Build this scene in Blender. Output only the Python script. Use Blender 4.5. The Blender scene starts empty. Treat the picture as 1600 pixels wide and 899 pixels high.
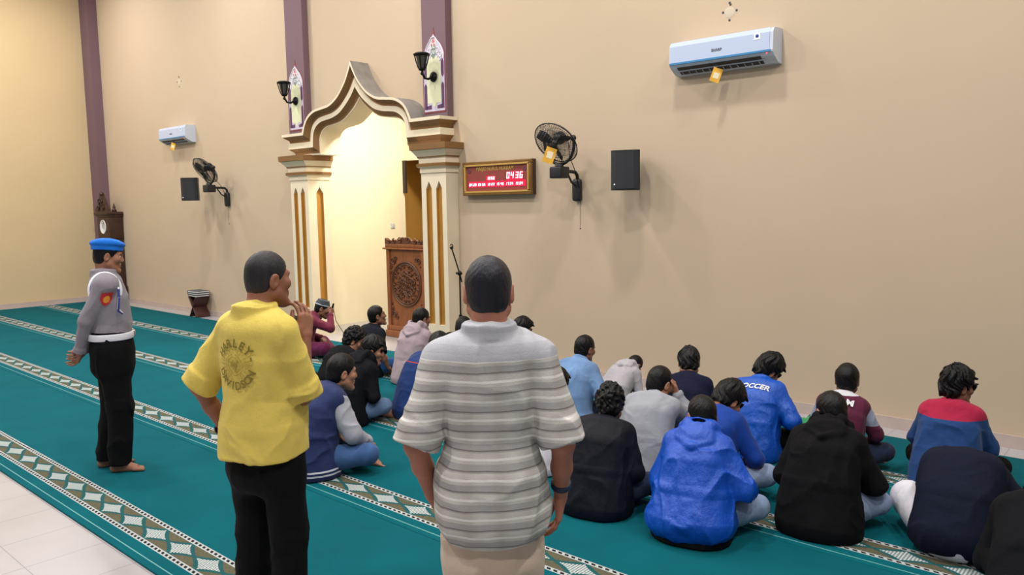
import bpy, bmesh, math, random
import numpy as np
from mathutils import Vector, Matrix
from mathutils.bvhtree import BVHTree
random.seed(7)
SC = bpy.context.scene
COL = SC.collection
PI = math.pi


# ------------------------------------------------------------------ materials
def lin(c):
    return tuple(((v / 255) / 12.92 if v / 255 <= 0.04045 else ((v / 255 + 0.055) / 1.055) ** 2.4) for v in c)


class NT:
    """small helper to write node maths as expressions"""
    def __init__(s, mat):
        s.t = mat.node_tree
        s.bsdf = s.t.nodes.get('Principled BSDF')

    def node(s, kind, **kw):
        n = s.t.nodes.new(kind)
        for k, v in kw.items():
            setattr(n, k, v)
        return n

    def m(s, op, a, b=None, c=None):
        n = s.node('ShaderNodeMath', operation=op)
        for i, v in enumerate((a, b, c)):
            if v is None:
                continue
            if isinstance(v, (int, float)):
                n.inputs[i].default_value = v
            else:
                s.t.links.new(v, n.inputs[i])
        return n.outputs[0]

    def mix(s, f, a, b):
        n = s.node('ShaderNodeMix', data_type='RGBA')
        for i, v in ((0, f), (6, a), (7, b)):
            if isinstance(v, (int, float)):
                n.inputs[i].default_value = v
            elif isinstance(v, tuple):
                n.inputs[i].default_value = (*v, 1)
            else:
                s.t.links.new(v, n.inputs[i])
        return n.outputs[2]

    def xyz(s):
        tc = s.node('ShaderNodeTexCoord')
        sp = s.node('ShaderNodeSeparateXYZ')
        s.t.links.new(tc.outputs['Object'], sp.inputs[0])
        return tc.outputs['Object'], sp.outputs[0], sp.outputs[1], sp.outputs[2]

    def noise(s, vec, scale, detail=3, rough=0.5):
        n = s.node('ShaderNodeTexNoise')
        n.inputs['Scale'].default_value = scale
        n.inputs['Detail'].default_value = detail
        n.inputs['Roughness'].default_value = rough
        s.t.links.new(vec, n.inputs['Vector'])
        return n.outputs[0]

    def scaled(s, vec, sx, sy, sz):
        n = s.node('ShaderNodeMapping')
        n.inputs['Scale'].default_value = (sx, sy, sz)
        s.t.links.new(vec, n.inputs['Vector'])
        return n.outputs[0]

    def color(s, c):
        s.t.links.new(c, s.bsdf.inputs['Base Color'])

    def bump(s, h, strength=0.3, dist=0.01):
        n = s.node('ShaderNodeBump')
        n.inputs['Strength'].default_value = strength
        n.inputs['Distance'].default_value = dist
        s.t.links.new(h, n.inputs['Height'])
        s.t.links.new(n.outputs[0], s.bsdf.inputs['Normal'])


MATS = {}


def mat(name, rgb, rough=0.6, metal=0.0, var=0.0, vscale=8, bump=0.0, bscale=60, bdist=0.004, spec=0.5, emit=None, estr=1.0, stretch=None, sheen=0.0):
    if name in MATS:
        return MATS[name]
    m = bpy.data.materials.new(name)
    m.use_nodes = True
    t = NT(m)
    b = t.bsdf
    b.inputs['Base Color'].default_value = (*lin(rgb), 1)
    b.inputs['Roughness'].default_value = rough
    b.inputs['Metallic'].default_value = metal
    b.inputs['Specular IOR Level'].default_value = spec
    if sheen:
        b.inputs['Sheen Weight'].default_value = sheen
        b.inputs['Sheen Roughness'].default_value = 0.5
    if emit:
        b.inputs['Emission Color'].default_value = (*lin(emit), 1)
        b.inputs['Emission Strength'].default_value = estr
    if var or bump:
        tc = t.node('ShaderNodeTexCoord').outputs['Object']
        if stretch:
            tc = t.scaled(tc, *stretch)
        if var:
            n = t.noise(tc, vscale, 4)
            d = lin(tuple(max(0, v * (1 - var)) for v in rgb))
            l = lin(tuple(min(255, v * (1 + var)) for v in rgb))
            t.color(t.mix(n, d, l))
        if bump:
            t.bump(t.noise(tc, bscale, 3), bump, bdist)
    MATS[name] = m
    return m


# ------------------------------------------------------------------ scene graph
def link(o, parent=None):
    COL.objects.link(o)
    if parent is not None:
        o.parent = parent
    return o


def tag(o, label=None, cat=None, group=None, kind=None):
    if label:
        o['label'] = label
    if cat:
        o['category'] = cat
    if group:
        o['group'] = group
    if kind:
        o['kind'] = kind
    return o


def thing(name, label, cat, loc=(0, 0, 0), rz=0.0, group=None):
    o = bpy.data.objects.new(name, None)
    o.empty_display_size = 0.1
    link(o)
    o.location = loc
    o.rotation_euler = (0, 0, rz)
    return tag(o, label, cat, group)


def copy_tree(o, parent=None):
    c = o.copy()
    COL.objects.link(c)
    c.parent = parent
    for ch in list(o.children):
        copy_tree(ch, c)
    return c


class MB:
    """collects shapes and links them as one mesh object"""
    def __init__(s):
        s.v = []
        s.f = []
        s.mi = []
        s.sm = []

    def add(s, vs, fs, mi=0, smooth=False):
        o = len(s.v)
        s.v += [tuple(v) for v in vs]
        for f in fs:
            s.f.append([o + i for i in f])
            s.mi.append(mi)
            s.sm.append(smooth)
        return s

    def box(s, lo, hi, mi=0, M=None):
        x0, y0, z0 = lo
        x1, y1, z1 = hi
        vs = [(x0, y0, z0), (x1, y0, z0), (x1, y1, z0), (x0, y1, z0), (x0, y0, z1), (x1, y0, z1), (x1, y1, z1), (x0, y1, z1)]
        if M is not None:
            vs = [M @ Vector(v) for v in vs]
        return s.add(vs, [(0, 3, 2, 1), (4, 5, 6, 7), (0, 1, 5, 4), (1, 2, 6, 5), (2, 3, 7, 6), (3, 0, 4, 7)], mi)

    def rbox(s, lo, hi, r=0.01, mi=0, M=None, seg=3):
        """box with rounded edges"""
        bm = bmesh.new()
        bmesh.ops.create_cube(bm, size=1)
        for v in bm.verts:
            v.co = Vector([lo[i] + (v.co[i] + 0.5) * (hi[i] - lo[i]) for i in range(3)])
        bmesh.ops.bevel(bm, geom=bm.edges[:], offset=r, segments=seg, affect='EDGES', profile=0.5)
        return s.addbm(bm, mi, M, True)

    def addbm(s, bm, mi=0, M=None, smooth=True):
        bm.verts.ensure_lookup_table()
        bm.verts.index_update()
        s.add([(M @ v.co if M is not None else v.co) for v in bm.verts], [[v.index for v in f.verts] for f in bm.faces], mi, smooth)
        bm.free()
        return s

    def prism(s, poly, lo, hi, axis=1, mi=0, mi_side=None, smooth=False):
        """polygon (a,b) extruded along axis from lo to hi; axis 1: a=x b=z; axis 2: a=x b=y; axis 0: a=y b=z"""
        def p(a, b, c):
            return {0: (c, a, b), 1: (a, c, b), 2: (a, b, c)}[axis]
        n = len(poly)
        vs = [p(a, b, lo) for a, b in poly] + [p(a, b, hi) for a, b in poly]
        s.add(vs, [list(range(n))[::-1], list(range(n, 2 * n))], mi)
        s.add(vs, [(i, (i + 1) % n, n + (i + 1) % n, n + i) for i in range(n)], mi if mi_side is None else mi_side, smooth)
        return s

    def tube(s, pts, r, n=10, mi=0, closed=False, caps=True):
        pts = [Vector(p) for p in pts]
        m = len(pts)
        rs = r if isinstance(r, (list, tuple)) else [r] * m
        rings = []
        up = None
        for i, p in enumerate(pts):
            if closed:
                d = pts[(i + 1) % m] - pts[i - 1]
            else:
                d = pts[min(i + 1, m - 1)] - pts[max(i - 1, 0)]
            d.normalize()
            if up is None:
                up = Vector((0, 0, 1)) if abs(d.z) < 0.9 else Vector((1, 0, 0))
            a = d.cross(up)
            if a.length < 1e-6:
                a = d.orthogonal()
            a.normalize()
            b = a.cross(d).normalized()
            up = b
            rings.append([p + (a * math.cos(t) + b * math.sin(t)) * rs[i] for t in [2 * PI * k / n for k in range(n)]])
        vs = [v for rg in rings for v in rg]
        fs = []
        for i in range(m if closed else m - 1):
            j = (i + 1) % m
            for k in range(n):
                fs.append((i * n + k, i * n + (k + 1) % n, j * n + (k + 1) % n, j * n + k))
        s.add(vs, fs, mi, True)
        if caps and not closed:
            s.add(rings[0], [list(range(n))[::-1]], mi)
            s.add(rings[-1], [list(range(n))], mi)
        return s

    def lathe(s, prof, c=(0, 0, 0), n=24, mi=0, M=None, smooth=True):
        """profile [(r,z)] turned about z"""
        vs = []
        for r, z in prof:
            for k in range(n):
                v = Vector((c[0] + r * math.cos(2 * PI * k / n), c[1] + r * math.sin(2 * PI * k / n), c[2] + z))
                vs.append(M @ v if M is not None else v)
        fs = []
        for i in range(len(prof) - 1):
            for k in range(n):
                fs.append((i * n + k, i * n + (k + 1) % n, (i + 1) * n + (k + 1) % n, (i + 1) * n + k))
        s.add(vs, fs, mi, smooth)
        m = len(prof)
        if prof[0][0] > 1e-4:
            s.add(vs[:n], [list(range(n))[::-1]], mi)
        if prof[-1][0] > 1e-4:
            s.add(vs[(m - 1) * n:], [list(range(n))], mi)
        return s

    def ball(s, c, r, mi=0, n=16, sc=(1, 1, 1), M=None):
        prof = [(max(1e-5, r * math.sin(PI * i / (n // 2))), -r * math.cos(PI * i / (n // 2))) for i in range(n // 2 + 1)]
        vs = []
        for a, z in prof:
            for k in range(n):
                v = Vector((a * math.cos(2 * PI * k / n) * sc[0], a * math.sin(2 * PI * k / n) * sc[1], z * sc[2]))
                v = (M @ v if M is not None else v) + Vector(c)
                vs.append(v)
        fs = []
        for i in range(len(prof) - 1):
            for k in range(n):
                fs.append((i * n + k, i * n + (k + 1) % n, (i + 1) * n + (k + 1) % n, (i + 1) * n + k))
        return s.add(vs, fs, mi, True)

    def build(s, name, mats, parent=None, off=(0, 0, 0)):
        me = bpy.data.meshes.new(name)
        me.from_pydata([(v[0] - off[0], v[1] - off[1], v[2] - off[2]) for v in s.v], [], s.f)
        if not isinstance(mats, (list, tuple)):
            mats = [mats]
        for m in mats:
            me.materials.append(m)
        me.polygons.foreach_set('material_index', s.mi)
        me.polygons.foreach_set('use_smooth', s.sm)
        me.update()
        bm = bmesh.new()
        bm.from_mesh(me)
        bmesh.ops.recalc_face_normals(bm, faces=bm.faces[:])
        bm.to_mesh(me)
        bm.free()
        o = bpy.data.objects.new(name, me)
        o.location = off if parent is None else (0, 0, 0)
        return link(o, parent)


def text_mesh(txt, size, bold=0.0, shear=0.0, spacing=1.0):
    """flat triangulated text, returns verts [(x,y)] and faces"""
    cu = bpy.data.curves.new('t', 'FONT')
    cu.body = txt
    cu.size = size
    cu.align_x = 'CENTER'
    cu.align_y = 'CENTER'
    cu.offset = bold
    cu.shear = shear
    cu.space_character = spacing
    cu.resolution_u = 3
    ob = bpy.data.objects.new('t', cu)
    COL.objects.link(ob)
    dg = bpy.context.evaluated_depsgraph_get()
    dg.update()
    ev = ob.evaluated_get(dg)
    me = ev.to_mesh()
    bm = bmesh.new()
    bm.from_mesh(me)
    ev.to_mesh_clear()
    bmesh.ops.triangulate(bm, faces=bm.faces[:])
    bm.verts.index_update()
    vs = [(v.co.x, v.co.y) for v in bm.verts]
    fs = [[v.index for v in f.verts] for f in bm.faces]
    bm.free()
    bpy.data.objects.remove(ob)
    bpy.data.curves.remove(cu)
    return vs, fs
# ------------------------------------------------------------------ palette
PAINT = mat('wall_paint', (196, 175, 150), 0.75, var=0.02, vscale=1.2, bump=0.08, bscale=140, bdist=0.002, spec=0.25)
PAINT_LEFT = mat('wall_paint_cream', (210, 186, 146), 0.75, var=0.02, vscale=1.2, bump=0.08, bscale=140, bdist=0.002, spec=0.25)
NICHE_PAINT = mat('niche_paint', (240, 230, 200), 0.75, var=0.015, vscale=1.5, spec=0.2)
OCHRE = mat('ochre_paint', (176, 132, 62), 0.75, var=0.04, vscale=2, spec=0.2)
MAUVE = mat('mauve_paint', (118, 93, 100), 0.7, var=0.03, vscale=3, spec=0.25)
CREAM = mat('cream_paint', (226, 211, 184), 0.6, var=0.03, vscale=5, bump=0.06, bscale=60, spec=0.3)
TAN = mat('tan_moulding', (132, 96, 58), 0.6, var=0.08, vscale=4, spec=0.3)
GOLD = mat('ochre_moulding', (178, 128, 55), 0.55, var=0.06, vscale=5, spec=0.3)
DUST = mat('dusty_plaster', (135, 128, 122), 0.9, var=0.15, vscale=8)
BLACK = mat('black_plastic', (26, 26, 29), 0.45, bump=0.05, bscale=300, bdist=0.001)
IRON = mat('black_iron', (20, 19, 20), 0.5, metal=0.6)
WHITE_PL = mat('white_plastic', (196, 204, 218), 0.3)
CHROME = mat('brushed_chrome', (190, 190, 195), 0.25, metal=1)
YELLOW_TAG = mat('yellow_tag_card', (232, 170, 55), 0.6, var=0.15, vscale=20)
WOOD = mat('carved_teak', (128, 74, 40), 0.42, var=0.25, vscale=5, stretch=(6, 6, 0.9), bump=0.15, bscale=30)
WOOD_D = mat('dark_carved_wood', (58, 34, 24), 0.45, var=0.3, vscale=7, stretch=(4, 4, 1), bump=0.15, bscale=40)


# carpet: plain pile with a woven border band on the near edge of every roll
def carpet_mat():
    m = bpy.data.materials.new('prayer_carpet_weave')
    m.use_nodes = True
    t = NT(m)
    vec, x, y, z = t.xyz()
    # every roll: local y runs 0 (far) .. -1.2 (near); band centre at -0.985
    v = t.m('ADD', y, 0.985)
    av = t.m('ABSOLUTE', v)
    P = 0.31
    u = t.m('SUBTRACT', t.m('MULTIPLY', t.m('FRACT', t.m('DIVIDE', x, P)), P), P / 2)
    au = t.m('ABSOLUTE', u)
    r = t.m('ADD', t.m('POWER', t.m('DIVIDE', au, 0.142), 0.78), t.m('POWER', t.m('DIVIDE', av, 0.070), 0.78))
    la = t.m('SINE', t.m('MULTIPLY', t.m('ADD', t.m('MULTIPLY', u, 1.0), t.m('MULTIPLY', v, 1.6)), 190.0))
    lb = t.m('SINE', t.m('MULTIPLY', t.m('SUBTRACT', t.m('MULTIPLY', u, 1.0), t.m('MULTIPLY', v, 1.6)), 190.0))
    holes = t.m('GREATER_THAN', t.m('MULTIPLY', la, lb), 0.02)
    star = t.m('MULTIPLY', t.m('LESS_THAN', r, 0.96), t.m('SUBTRACT', 1.0, t.m('MULTIPLY', holes, 0.9)))
    halo = t.m('LESS_THAN', r, 1.30)
    inband = t.m('LESS_THAN', av, 0.108)
    # chain border: white rails with slanted dark dashes between
    b0 = t.m('ABSOLUTE', t.m('SUBTRACT', av, 0.091))
    border = t.m('LESS_THAN', b0, 0.0175)
    inner = t.m('LESS_THAN', b0, 0.009)
    dash = t.m('GREATER_THAN', t.m('FRACT', t.m('DIVIDE', t.m('ADD', x, t.m('MULTIPLY', y, 0.6)), 0.044)), 0.42)
    dark = t.m('MULTIPLY', inner, dash)
    pile = t.noise(t.scaled(vec, 1, 1, 1), 900, 2)
    swirl = t.noise(vec, 2.2, 5, 0.6)
    fine = t.noise(t.scaled(vec, 7, 30, 1), 3.0, 3)
    teal = t.mix(swirl, lin((3, 76, 86)), lin((6, 100, 110)))
    teal = t.mix(t.m('MULTIPLY', fine, 0.35), teal, lin((2, 76, 86)))
    brown = t.mix(t.noise(vec, 70, 3), lin((50, 66, 64)), lin((116, 104, 74)))
    c = t.mix(halo, brown, lin((34, 84, 86)))
    c = t.mix(star, c, lin((198, 200, 198)))
    c = t.mix(border, c, lin((172, 176, 176)))
    c = t.mix(dark, c, lin((30, 32, 34)))
    col = t.mix(inband, teal, c)
    seam = t.m('LESS_THAN', t.m('ABSOLUTE', t.m('ADD', y, 1.164)), 0.0035)
    col = t.mix(t.m('MULTIPLY', seam, 0.5), col, lin((150, 205, 200)))
    t.color(col)
    t.bsdf.inputs['Roughness'].default_value = 0.95
    t.bsdf.inputs['Specular IOR Level'].default_value = 0.1
    t.bsdf.inputs['Sheen Weight'].default_value = 0.0
    t.bsdf.inputs['Sheen Tint'].default_value = (*lin((90, 200, 205)), 1)
    t.bump(t.m('ADD', pile, t.m('MULTIPLY', swirl, 0.6)), 0.4, 0.006)
    return m


def tile_mat():
    m = bpy.data.materials.new('white_floor_tile')
    m.use_nodes = True
    t = NT(m)
    vec, x, y, z = t.xyz()
    T = 0.405

    def joint(c, off):
        f = t.m('FRACT', t.m('DIVIDE', t.m('ADD', c, off), T))
        return t.m('LESS_THAN', t.m('ABSOLUTE', t.m('SUBTRACT', f, 0.5)), 0.006)
    j = t.m('MAXIMUM', joint(x, 5.044 + T / 2 + 40 * T), joint(y, 5.545 + T / 2 + 40 * T))
    c = t.mix(t.noise(vec, 3, 5), lin((158, 154, 156)), lin((173, 169, 171)))
    t.color(t.mix(j, c, lin((122, 121, 126))))
    t.bsdf.inputs['Roughness'].default_value = 0.28
    t.bump(t.m('SUBTRACT', 1.0, j), 0.2, 0.002)
    return m


XC = -8.53
XL, ZT = -17.65, 7.0
# outer lip and inner edge of the ogee arch, half curves (offset from centre, height)
ARCH_O = [(0, 3.815), (.07, 3.68), (.145, 3.565), (.30, 3.408), (.49, 3.305), (.68, 3.276), (.87, 3.25), (1.02, 3.18), (1.11, 3.08), (1.17, 2.965)]
ARCH_I = [(0, 3.345), (.10, 3.245), (.225, 3.16), (.39, 3.075), (.55, 3.045), (.70, 3.03), (.79, 3.01), (.88, 2.955), (.93, 2.86), (.93, 2.66)]


def cat_rom(P, n=5):
    out = []
    for i in range(len(P) - 1):
        p0 = P[max(i - 1, 0)]
        p1, p2 = P[i], P[i + 1]
        p3 = P[min(i + 2, len(P) - 1)]
        for k in range(n):
            t = k / n
            out.append(tuple(0.5 * (2 * b + (c - a) * t + (2 * a - 5 * b + 4 * c - d) * t * t + (3 * b - a - 3 * c + d) * t ** 3) for a, b, c, d in zip(p0, p1, p2, p3)))
    out.append(tuple(P[-1]))
    return out


AO, AI = cat_rom(ARCH_O), cat_rom(ARCH_I)


def arch_curve(k):
    """full curve left to right, k=0 outer lip, k=1 inner edge"""
    h = [((1 - k) * a[0] + k * b[0], (1 - k) * a[1] + k * b[1]) for a, b in zip(AO, AI)]
    return [(XC - x, z) for x, z in h[::-1]] + [(XC + x, z) for x, z in h[1:]]


def structure(name, mb, mats):
    return tag(mb.build(name, mats), kind='structure')


def build_room():
    W = 0.18
    mid = arch_curve(0.5)
    b = MB()
    xl, xr = mid[0][0], mid[-1][0]
    b.box((XL, 0, 0), (xl - 0.28, W, ZT))
    b.box((xr + 0.28, 0, 0), (5, W, ZT))
    top = [(xl - 0.28, ZT), (xl - 0.28, mid[0][1])] + mid + [(xr + 0.28, mid[-1][1]), (xr + 0.28, ZT)]
    for i in range(1, len(top) - 2):
        (xa, za), (xb, zb) = top[i], top[i + 1]
        if xb - xa > 1e-5:
            b.prism([(xa, za), (xb, zb), (xb, ZT), (xa, ZT)], 0, W, 1)
    structure('wall_front', b, PAINT)
    structure('wall_left', MB().box((XL - 0.2, -14, 0), (XL, 0, ZT)), PAINT_LEFT)
    structure('ceiling', MB().box((XL, -14, ZT), (5, 2.6, ZT + 0.1)), mat('ceiling_white', (235, 232, 226), 0.8, var=0.01))
    structure('floor', MB().box((XL - 0.2, -14, -0.1), (5, 4.0, 0)), tile_mat())
    # tile skirting
    sk = mat('skirting_tile', (186, 168, 160), 0.4, var=0.06, vscale=6)
    b = MB()
    b.box((XL, -0.012, 0), (XC - 1.8, 0, 0.10))
    b.box((XC + 1.75, -0.012, 0), (5, 0, 0.10))
    structure('baseboard_front', b, sk)
    structure('baseboard_left', MB().box((XL, -14, 0), (XL + 0.012, -0.19, 0.10)), sk)
    # mihrab room behind the arch
    b = MB()
    b.box((-10.55, W, 0), (-10.4, 2.2, 4.2))
    structure('wall_mihrab_left', b, NICHE_PAINT)
    structure('wall_mihrab_right', MB().box((-6.7, W, 0), (-6.55, 2.2, 4.2)), NICHE_PAINT)
    b = MB()
    b.box((-10.55, 2.2, 2.68), (-9.2, 2.35, 4.2))
    b.box((-9.2, 2.2, 0), (-6.55, 2.35, 4.2))
    structure('wall_mihrab_back', b, NICHE_PAINT)
    b = MB()
    b.box((-10.7, 3.5, 0), (-9.0, 3.6, 2.9))
    b.box((-10.8, 2.35, 0), (-10.7, 3.6, 2.9))
    b.box((-9.1, 2.35, 0), (-9.0, 3.5, 2.9))
    b.box((-10.7, 2.35, 2.8), (-9.1, 3.5, 2.9))
    structure('wall_passage', b, OCHRE)
    structure('trim_1', MB().box((-10.4, 2.16, 2.12), (-10.33, 2.2, 2.68)), mat('dark_door_trim', (52, 40, 34), 0.5))
    structure('ceiling_mihrab', MB().box((-10.55, W, 4.2), (-6.55, 2.35, 4.3)), NICHE_PAINT)
    # painted columns that run up the wall
    tag(MB().box((XL, -0.19, 0), (-17.25, 0, ZT)).build('trim_2', MAUVE), kind='structure')
    tag(MB().box((-10.31, -0.10, 2.9), (-9.87, 0, ZT)).build('trim_3', MAUVE), kind='structure')
    tag(MB().box((-7.34, -0.10, 2.9), (-6.92, 0, ZT)).build('trim_4', MAUVE), kind='structure')
    # carpet rolls, one per row
    cm = carpet_mat()
    names = ['green prayer carpet roll laid along the skirting of the front wall',
             'green prayer carpet roll second from the front wall, under the middle of the seated boys',
             'green prayer carpet roll third from the front wall, under the boy in the varsity jacket',
             'green prayer carpet roll nearest the camera, edged by the bare white tiles']
    for k in range(4):
        y0 = -0.279 - 1.2135 * k
        b = MB().rbox((-17.5, -1.2105, 0.0), (2.6, 0, 0.012), 0.004, seg=2)
        o = b.build('prayer_carpet', cm)
        o.location = (0, y0, 0.0)
        tag(o, names[k], 'carpet', 'rolls of prayer carpet')


build_room()


# ------------------------------------------------------------------ arch, columns
def build_arch():
    root = thing('mihrab_arch', 'cream and ochre pointed ogee arch on two grooved columns framing the lit niche', 'arch', (XC, 0, 0))
    off = (XC, 0, 0)
    # profile: k along outer->inner, d = how far it stands off the wall
    prof = [(0, -0.0, 3), (0, .30, 0), (.13, .30, 1), (.16, .285, 1), (.30, .225, 1), (.42, .215, 0), (.44, .235, 0), (.70, .235, 1), (.72, .225, 1), (.86, .175, 1), (.96, .165, 0), (1.0, .16, 0), (1.0, -.18, None)]
    b = MB()
    rows = [arch_curve(p[0]) for p in prof]
    n = len(rows[0])
    for i in range(len(prof) - 1):
        mi = prof[i][2]
        vs = [(x, -prof[i][1], z) for x, z in rows[i]] + [(x, -prof[i + 1][1], z) for x, z in rows[i + 1]]
        fs = [(k, k + 1, n + k + 1, n + k) for k in range(n - 1)]
        b.add(vs, fs, {0: 0, 1: 1, 3: 2}[mi], False)
    mb = b.build('arch_moulding', [CREAM, TAN, DUST], root, off)
    # horizontal entablature on each side
    for sgn in (-1, 1):
        e = MB()
        zt, zb = 2.965, 2.66
        hx = 1.38

        def ring(k, d):
            z = zt + (zb - zt) * k
            x0 = 1.17 - .24 * k
            x1 = hx + d
            pts = [(x0, -d), (x1, -d), (x1, 0.0), (x0, 0.0)]
            return [(XC + sgn * x, y, z) for x, y in pts]
        pr = [p for p in prof[1:-1]]
        e.add(ring(0, .30), [(0, 1, 2, 3)], 2)
        for i in range(len(pr) - 1):
            a = ring(pr[i][0], pr[i][1])
            c = ring(pr[i + 1][0], pr[i + 1][1])
            e.add(a + c, [(0, 1, 5, 4), (1, 2, 6, 5)], pr[i][2])
        e.box((XC + sgn * .93 if sgn > 0 else XC - hx - .16, -.16, zb - 0.01), (XC + hx + .16 if sgn > 0 else XC - .93, .18, zb + 0.005), 0)
        e.build('entablature', [CREAM, TAN, DUST], root, off)
    # columns
    for sgn in (-1, 1):
        xi, xo = 1.22, 1.66

        def X(x):
            return XC + sgn * x
        col = MB()
        # plan with grooves on the front and one on the inner face
        g = 0.035
        plan = [(xi, .18), (xi, .06), (xi + g, .06), (xi + g, -.06), (xi, -.06), (xi, -.2),
                (xi + .085, -.2), (xi + .085, -.2 + g), (xi + .185, -.2 + g), (xi + .185, -.2),
                (xi + .265, -.2), (xi + .265, -.2 + g), (xi + .365, -.2 + g), (xi + .365, -.2), (xo, -.2), (xo, .18)]
        zl, zu = 0.42, 2.2
        solid = [(xi, .18), (xi, -.2), (xo, -.2), (xo, .18)]
        pp = [(X(x), y) for x, y in plan]
        ss = [(X(x), y) for x, y in solid]
        col.prism(ss, 0.0, zl, 2, 0)
        col.prism(ss, zu, 2.32, 2, 0)
        nn = len(pp)
        for i in range(nn):
            (xa, ya), (xb, yb) = plan[i], plan[(i + 1) % nn]
            inside = any(abs(v - w) < 1e-6 for v, w in ((xa, xi + g),)) and abs(xa - xb) < 1e-6 or (abs(ya - (-.2 + g)) < 1e-6 or abs(yb - (-.2 + g)) < 1e-6) or (abs(xb - (xi + g)) < 1e-6 or abs(xa - (xi + g)) < 1e-6)
            vs = [(X(xa), ya, zl), (X(xb), yb, zl), (X(xb), yb, zu), (X(xa), ya, zu)]
            col.add(vs, [(0, 1, 2, 3)], 1 if inside else 0)
        # pointed groove heads
        for gx in (xi + .085, xi + .265):
            for s2 in (0, 1):
                xa = gx if s2 == 0 else gx + .1
                col.prism([(X(xa), zu), (X(gx + .05), zu), (X(xa), zu - .09)], -.2, -.2 + g, 1, 0)
        for s2 in (-1, 1):
            col.prism([(.06 * s2, zu), (0, zu), (.06 * s2, zu - .09)], min(X(xi), X(xi + g)), max(X(xi), X(xi + g)), 0, 0)
        shaft = col.build('column_shaft', [CREAM, GOLD], root, off)
        # capital: stack of mouldings
        cap = MB()
        layers = [(2.30, .012, 0), (2.36, .012, 0), (2.375, .045, 1), (2.41, .05, 1), (2.42, .02, 0), (2.475, .022, 0), (2.485, .035, 1), (2.50, .04, 0), (2.575, .10, 1), (2.58, .115, 1), (2.655, .12, 0)]

        def rg(z, d):
            return [(X(xi - d * .7), .2, z), (X(xi - d * .7), -.2 - d, z), (X(xo + d), -.2 - d, z), (X(xo + d), 0.0, z)]
        for i in range(len(layers) - 1):
            a, c = rg(*layers[i][:2]), rg(*layers[i + 1][:2])
            cap.add(a + c, [(0, 1, 5, 4), (1, 2, 6, 5), (2, 3, 7, 6)], layers[i][2])
        cap.add(rg(2.655, .12), [(0, 1, 2, 3)], 0)
        cap.add(rg(2.30, .012), [(3, 2, 1, 0)], 0)
        cap.build('capital', [CREAM, TAN], root, off)
        pl = MB()
        pl.box((min(X(xi - .03), X(xo + .03)), -.23, 0), (max(X(xi - .03), X(xo + .03)), .17, .22))
        pl.box((min(X(xi - .015), X(xo + .015)), -.215, .22), (max(X(xi - .015), X(xo + .015)), .17, .27))
        pl.build('column_plinth', CREAM, root, off)


build_arch()


# ------------------------------------------------------------------ lantern panels
def flat(mb, poly, y, th=0.004, mi=0):
    mb.prism(poly, y - th, y, 1, mi)


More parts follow.
